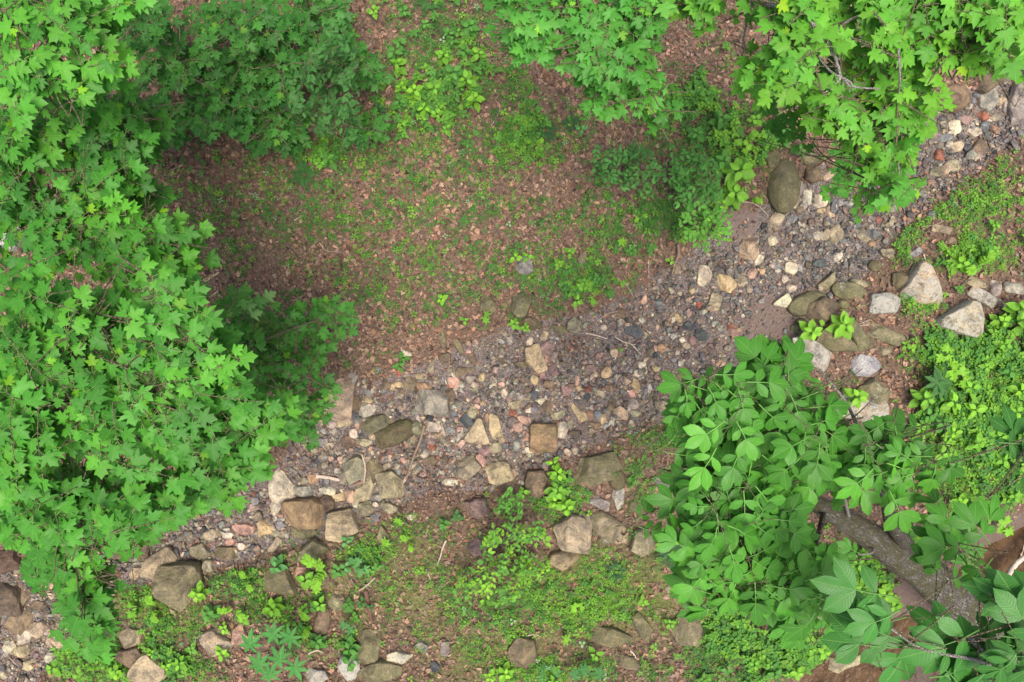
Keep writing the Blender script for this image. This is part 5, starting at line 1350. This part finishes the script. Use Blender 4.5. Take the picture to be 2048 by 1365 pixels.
def compound_leaves(LB, TW, rg, polys, zr, ntw, size, hues, limbs, nl=(5, 7), lpt=3):
    D = Batch(); b, rot, s, c = grow(D, TW, rg, polys, zr, ntw, size, None, hues, lpt, limbs, .004, (.15, .3),   .08, .13, .25, 0, True, 1.1)
    bs, ax, up, sz, co = [], [], [], [], []
    for q, r_, ss, cc in zip(b, rot, s, c):
        side, a, n = r_[:, 0], r_[:, 1], r_[:, 2]; nk = 1 + (rg.integers(nl[0], nl[1] + 1) - 1) // 2 * 2; L = ss * .62
        path = np.array([q, q + a * L * .5 + n * .01, q + a * L]); LB.add(*tube(path, [.0035, .003, .002], 5), cc * 1.25)
        pairs = (nk - 1) // 2
        for k in range(pairs):
            t = .42 + .52 * k / max(pairs - 1, 1) if pairs > 1 else .7; p_ = q + a * L * t
            for sg in (-1, 1):
                an = rg.uniform(.85, 1.15) if k == 0 else rg.uniform(.65, .95); d = a * math.cos(an) + side * sg * math.sin(an); d = d + n * rg.uniform(-.25, .02)
                bs.append(p_); ax.append(d); up.append(n + rg.normal(size=3) * .10); sz.append(ss * (.46 if k == 0 else .6) * rg.uniform(.9, 1.1)); co.append(cc * rg.uniform(.9, 1.1))
        bs.append(q + a * L); ax.append(a - n * rg.uniform(0, .2)); up.append(n + rg.normal(size=3) * .12); sz.append(ss * .66 * rg.uniform(.9, 1.1)); co.append(cc * rg.uniform(.95, 1.12))
    sz = np.array(sz); LB.add(*scatter(T_LF, np.array(bs), frames(np.array(ax), np.array(up)), np.stack([sz * rg.uniform(.9, 1.25, len(sz)), sz, sz], 1), np.array(co)))
b0 = tuple(float(q) for q in G(1975, 1262)); s0 = np.array(b0)
e = empty('hickory_tree', b0, 'leaning rough barked tree with big compound leaves at the lower right', 'tree')
tr_ = [tuple(s0 - [-.15, .05, .25]) + (.40,), tuple(s0 + [0, 0, .05]) + (.31,)] + L_((1915, 1205, .75, .262), (1860, 1155, 1.35, .225), (1800, 1115, 1.95, .175), (1750, 1080, 2.4, .145), (1700, 1045, 2.8, .115), (1650, 1018, 3.2, .09), (1600, 985, 3.6, .07), (1560, 950, 4.1, .05), (1540, 900, 4.7, .035))
tr_ = [q[:-1] + (q[-1] * .95,) for q in tr_]
tp, tr2 = limb_points([tr_]); V, F = tube(tp[0], tr2[0], 40)
ctr = np.repeat(tp[0], 40, 0); dn = V - ctr; ln_ = np.linalg.norm(dn, axis=1, keepdims=True); th = np.tile(np.arange(40), len(tp[0])); al = np.repeat(np.arange(len(tp[0])), 40)
ridge = vn(th * 1.0, al * .35, 1.6, 5) - .5; V = V + dn * (ridge * .16 + .10 * (vn(th * .2, al * .3, 1, 8) - .5))[:, None]
sl = np.concatenate([[0], np.cumsum(np.linalg.norm(np.diff(tp[0], axis=0), axis=1))])
crd = np.stack([np.cos(th * 6.2832 / 40) * .25, np.sin(th * 6.2832 / 40) * .25, sl[al]], 1)
bt = Batch(); bt.add(V, F, crd); bt.build('trunk', M_TRUNK, e, b0, True)
hl = [L_((1845, 1145, 1.45, .10), (1815, 1095, 2.1, .085), (1785, 1050, 2.9, .06), (1770, 1000, 3.6, .04), (1750, 940, 4.4, .025)),
      L_((1560, 950, 4.1, .03), (1560, 850, 4.9, .02), (1540, 760, 5.3, .010)), L_((1560, 950, 4.1, .03), (1480, 980, 4.8, .018), (1420, 960, 5.2, .008)), L_((1600, 985, 3.6, .03), (1500, 1080, 4.6, .018), (1440, 1120, 5.1, .008)),
      L_((1750, 940, 4.4, .02), (1660, 880, 5.0, .014), (1600, 800, 5.3, .007)), L_((1750, 940, 4.4, .018), (1700, 820, 5.0, .010), (1640, 740, 5.2, .006)), L_((1770, 1000, 3.6, .02), (1800, 920, 4.6, .013), (1760, 880, 5.2, .007)), L_((1785, 1050, 2.9, .025), (1860, 1040, 4.4, .015), (1880, 1080, 5.2, .007)),
      L_((1650, 1018, 3.2, .025), (1620, 1120, 4.4, .014), (1560, 1200, 5.0, .007)), L_((1480, 980, 4.8, .012), (1420, 860, 5.2, .008), (1400, 780, 5.4, .005)), L_((1700, 1045, 2.8, .016), (1690, 1000, 3.6, .012), (1672, 930, 4.6, .008)),
      L_((1740, 1085, 2.4, .014), (1745, 1105, 2.7, .010), (1715, 1110, 2.9, .006))]
lp, lr = limb_points(hl)
for p_, r_ in zip(lp, lr):
    b = Batch(); b.add(*tube(p_, r_, 10), (1, 1, 1)); b.build('branch', M_PALEBARK if r_[0] < .02 else M_BARK, e, b0, True)
LB, TW = Batch(), Batch()
compound_leaves(LB, TW, RG(91), [[(1370, 780), (1480, 730), (1540, 680), (1610, 710), (1620, 800), (1680, 890), (1780, 900), (1810, 950), (1890, 1000), (1940, 1080), (1910, 1110), (1860, 1080), (1800, 1010), (1700, 960), (1640, 1010), (1610, 1040), (1640, 1110), (1690, 1190), (1690, 1260), (1600, 1290), (1460, 1220), (1350, 1190), (1340, 1110), (1380, 1060), (1345, 1010), (1400, 950), (1360, 860)]], (4.9, 5.7), [165], .19, GH, lp, (5, 5))
compound_leaves(LB, TW, RG(92), [[(1380, 800), (1560, 730), (1700, 920), (1640, 1010), (1620, 1060), (1700, 1170), (1640, 1260), (1480, 1200), (1370, 1120)]], (3.9, 4.8), [80], .18, GH, lp, (5, 5))
LB.build('crown', M_HICK, e, b0, True); TW.build('twigs', M_TWIG, e, b0, True)
# 8 second big leaved tree whose twigs come in at the bottom right corner
bx, by = 9.2, -6.6; b0 = (bx, by, gnd(bx, by)); e = empty('hickory_tree', b0, 'second big leaved tree with the largest leaves in the bottom right corner', 'tree')
lt = [(bx, by, b0[2] - .2, .22), (bx - .1, by + .1, 2.5, .18), (bx - .3, by + .3, 5.2, .12), (bx - .4, by + .4, 7, .06)]
tp, tr2 = limb_points([lt]); bt = Batch(); bt.add(*tube(tp[0], tr2[0], 16), (1, 1, 1)); bt.build('trunk', M_BARK, e, b0, True)
hl = [[(bx - .3, by + .3, 4.7, .05)] + L_((2150, 1420, 5.7, .02), (1980, 1330, 5.9, .010), (1850, 1300, 5.9, .006), (1770, 1250, 5.9, .004)), L_((2150, 1420, 5.7, .015), (2060, 1260, 6.0, .009), (2010, 1180, 6.0, .005)), [(bx - .3, by + .3, 4.9, .04)] + L_((2250, 1150, 5.9, .015), (2120, 900, 6.0, .008), (2060, 860, 6.0, .005))]
lp, lr = limb_points(hl)
for p_, r_ in zip(lp, lr):
    b = Batch(); b.add(*tube(p_, r_, 8), (1, 1, 1)); b.build('branch', M_PALEBARK, e, b0, True)
LB, TW = Batch(), Batch()
compound_leaves(LB, TW, RG(96), [[(1700, 1260), (1770, 1280), (1790, 1330), (1740, 1330)], [(2010, 1290), (2060, 1240), (2130, 1230), (2130, 1430), (1930, 1430), (1910, 1370)], [(2110, 850), (2150, 840), (2150, 890), (2110, 880)]], (5.7, 6.2), [4, 18, 5], .265, [(.045, .185, .028), (.05, .2, .03)], lp, (5, 5), 2)
LB.build('crown', M_HICK, e, b0, True); TW.build('twigs', M_TWIG, e, b0, True)
# buckeye seedlings with hand shaped leaves, bottom left
def palm(px, py, zt, spots, L, label, hue, seed):
    b0 = tuple(float(q) for q in G(px, py)); s0 = np.array(b0); rg = RG(seed); e = empty('buckeye_sapling', b0, label, 'plant'); top = np.array(P(px, py, b0[2] + zt * .6)); LB, ST = Batch(), Batch()
    ST.add(*tube([s0 - [0, 0, .05], (s0 + top) / 2 + [.01, 0, 0], top], [.009, .007, .005], 7), (1, 1, 1))
    for (a, b) in spots:
        z = b0[2] + zt * rg.uniform(.85, 1.1); c = np.array(P(a, b, z)); ST.add(*tube(spline([top, (top + c) / 2 + [0, 0, .05], c], 4), .003, 5), (1, 1.2, .7)); a0 = rg.uniform(0, 6.28)
        for k in range(7):
            an = a0 + k * .85; d = np.array([math.cos(an), math.sin(an), -.12]); add_leaf(LB, T_ov(.05, .17, .12), c, d, rnd_tilt(rg, 1, .1)[0], L * (1 - .3 * abs(k - 3) / 3), np.array(hue) * rg.uniform(.9, 1.12))
    LB.build('leaves', M_OVATE, e, b0); ST.build('stem', M_TWIG, e, b0, True)
palm(545, 1310, .7, [(560, 1320), (548, 1268), (520, 1330), (582, 1275), (500, 1290), (590, 1335), (540, 1350)], .20, 'buckeye sapling with hand shaped leaves at the bottom left', (.06, .24, .05), 1)
palm(690, 1252, .3, [(688, 1250), (700, 1262)], .10, 'small buckeye seedling with hand shaped leaves beside the rotten log', (.06, .22, .06), 2)
palm(1175, 1345, .35, [(1170, 1340), (1200, 1350), (1150, 1352)], .13, 'dark buckeye seedling at the bottom edge right of centre', (.05, .2, .05), 3)
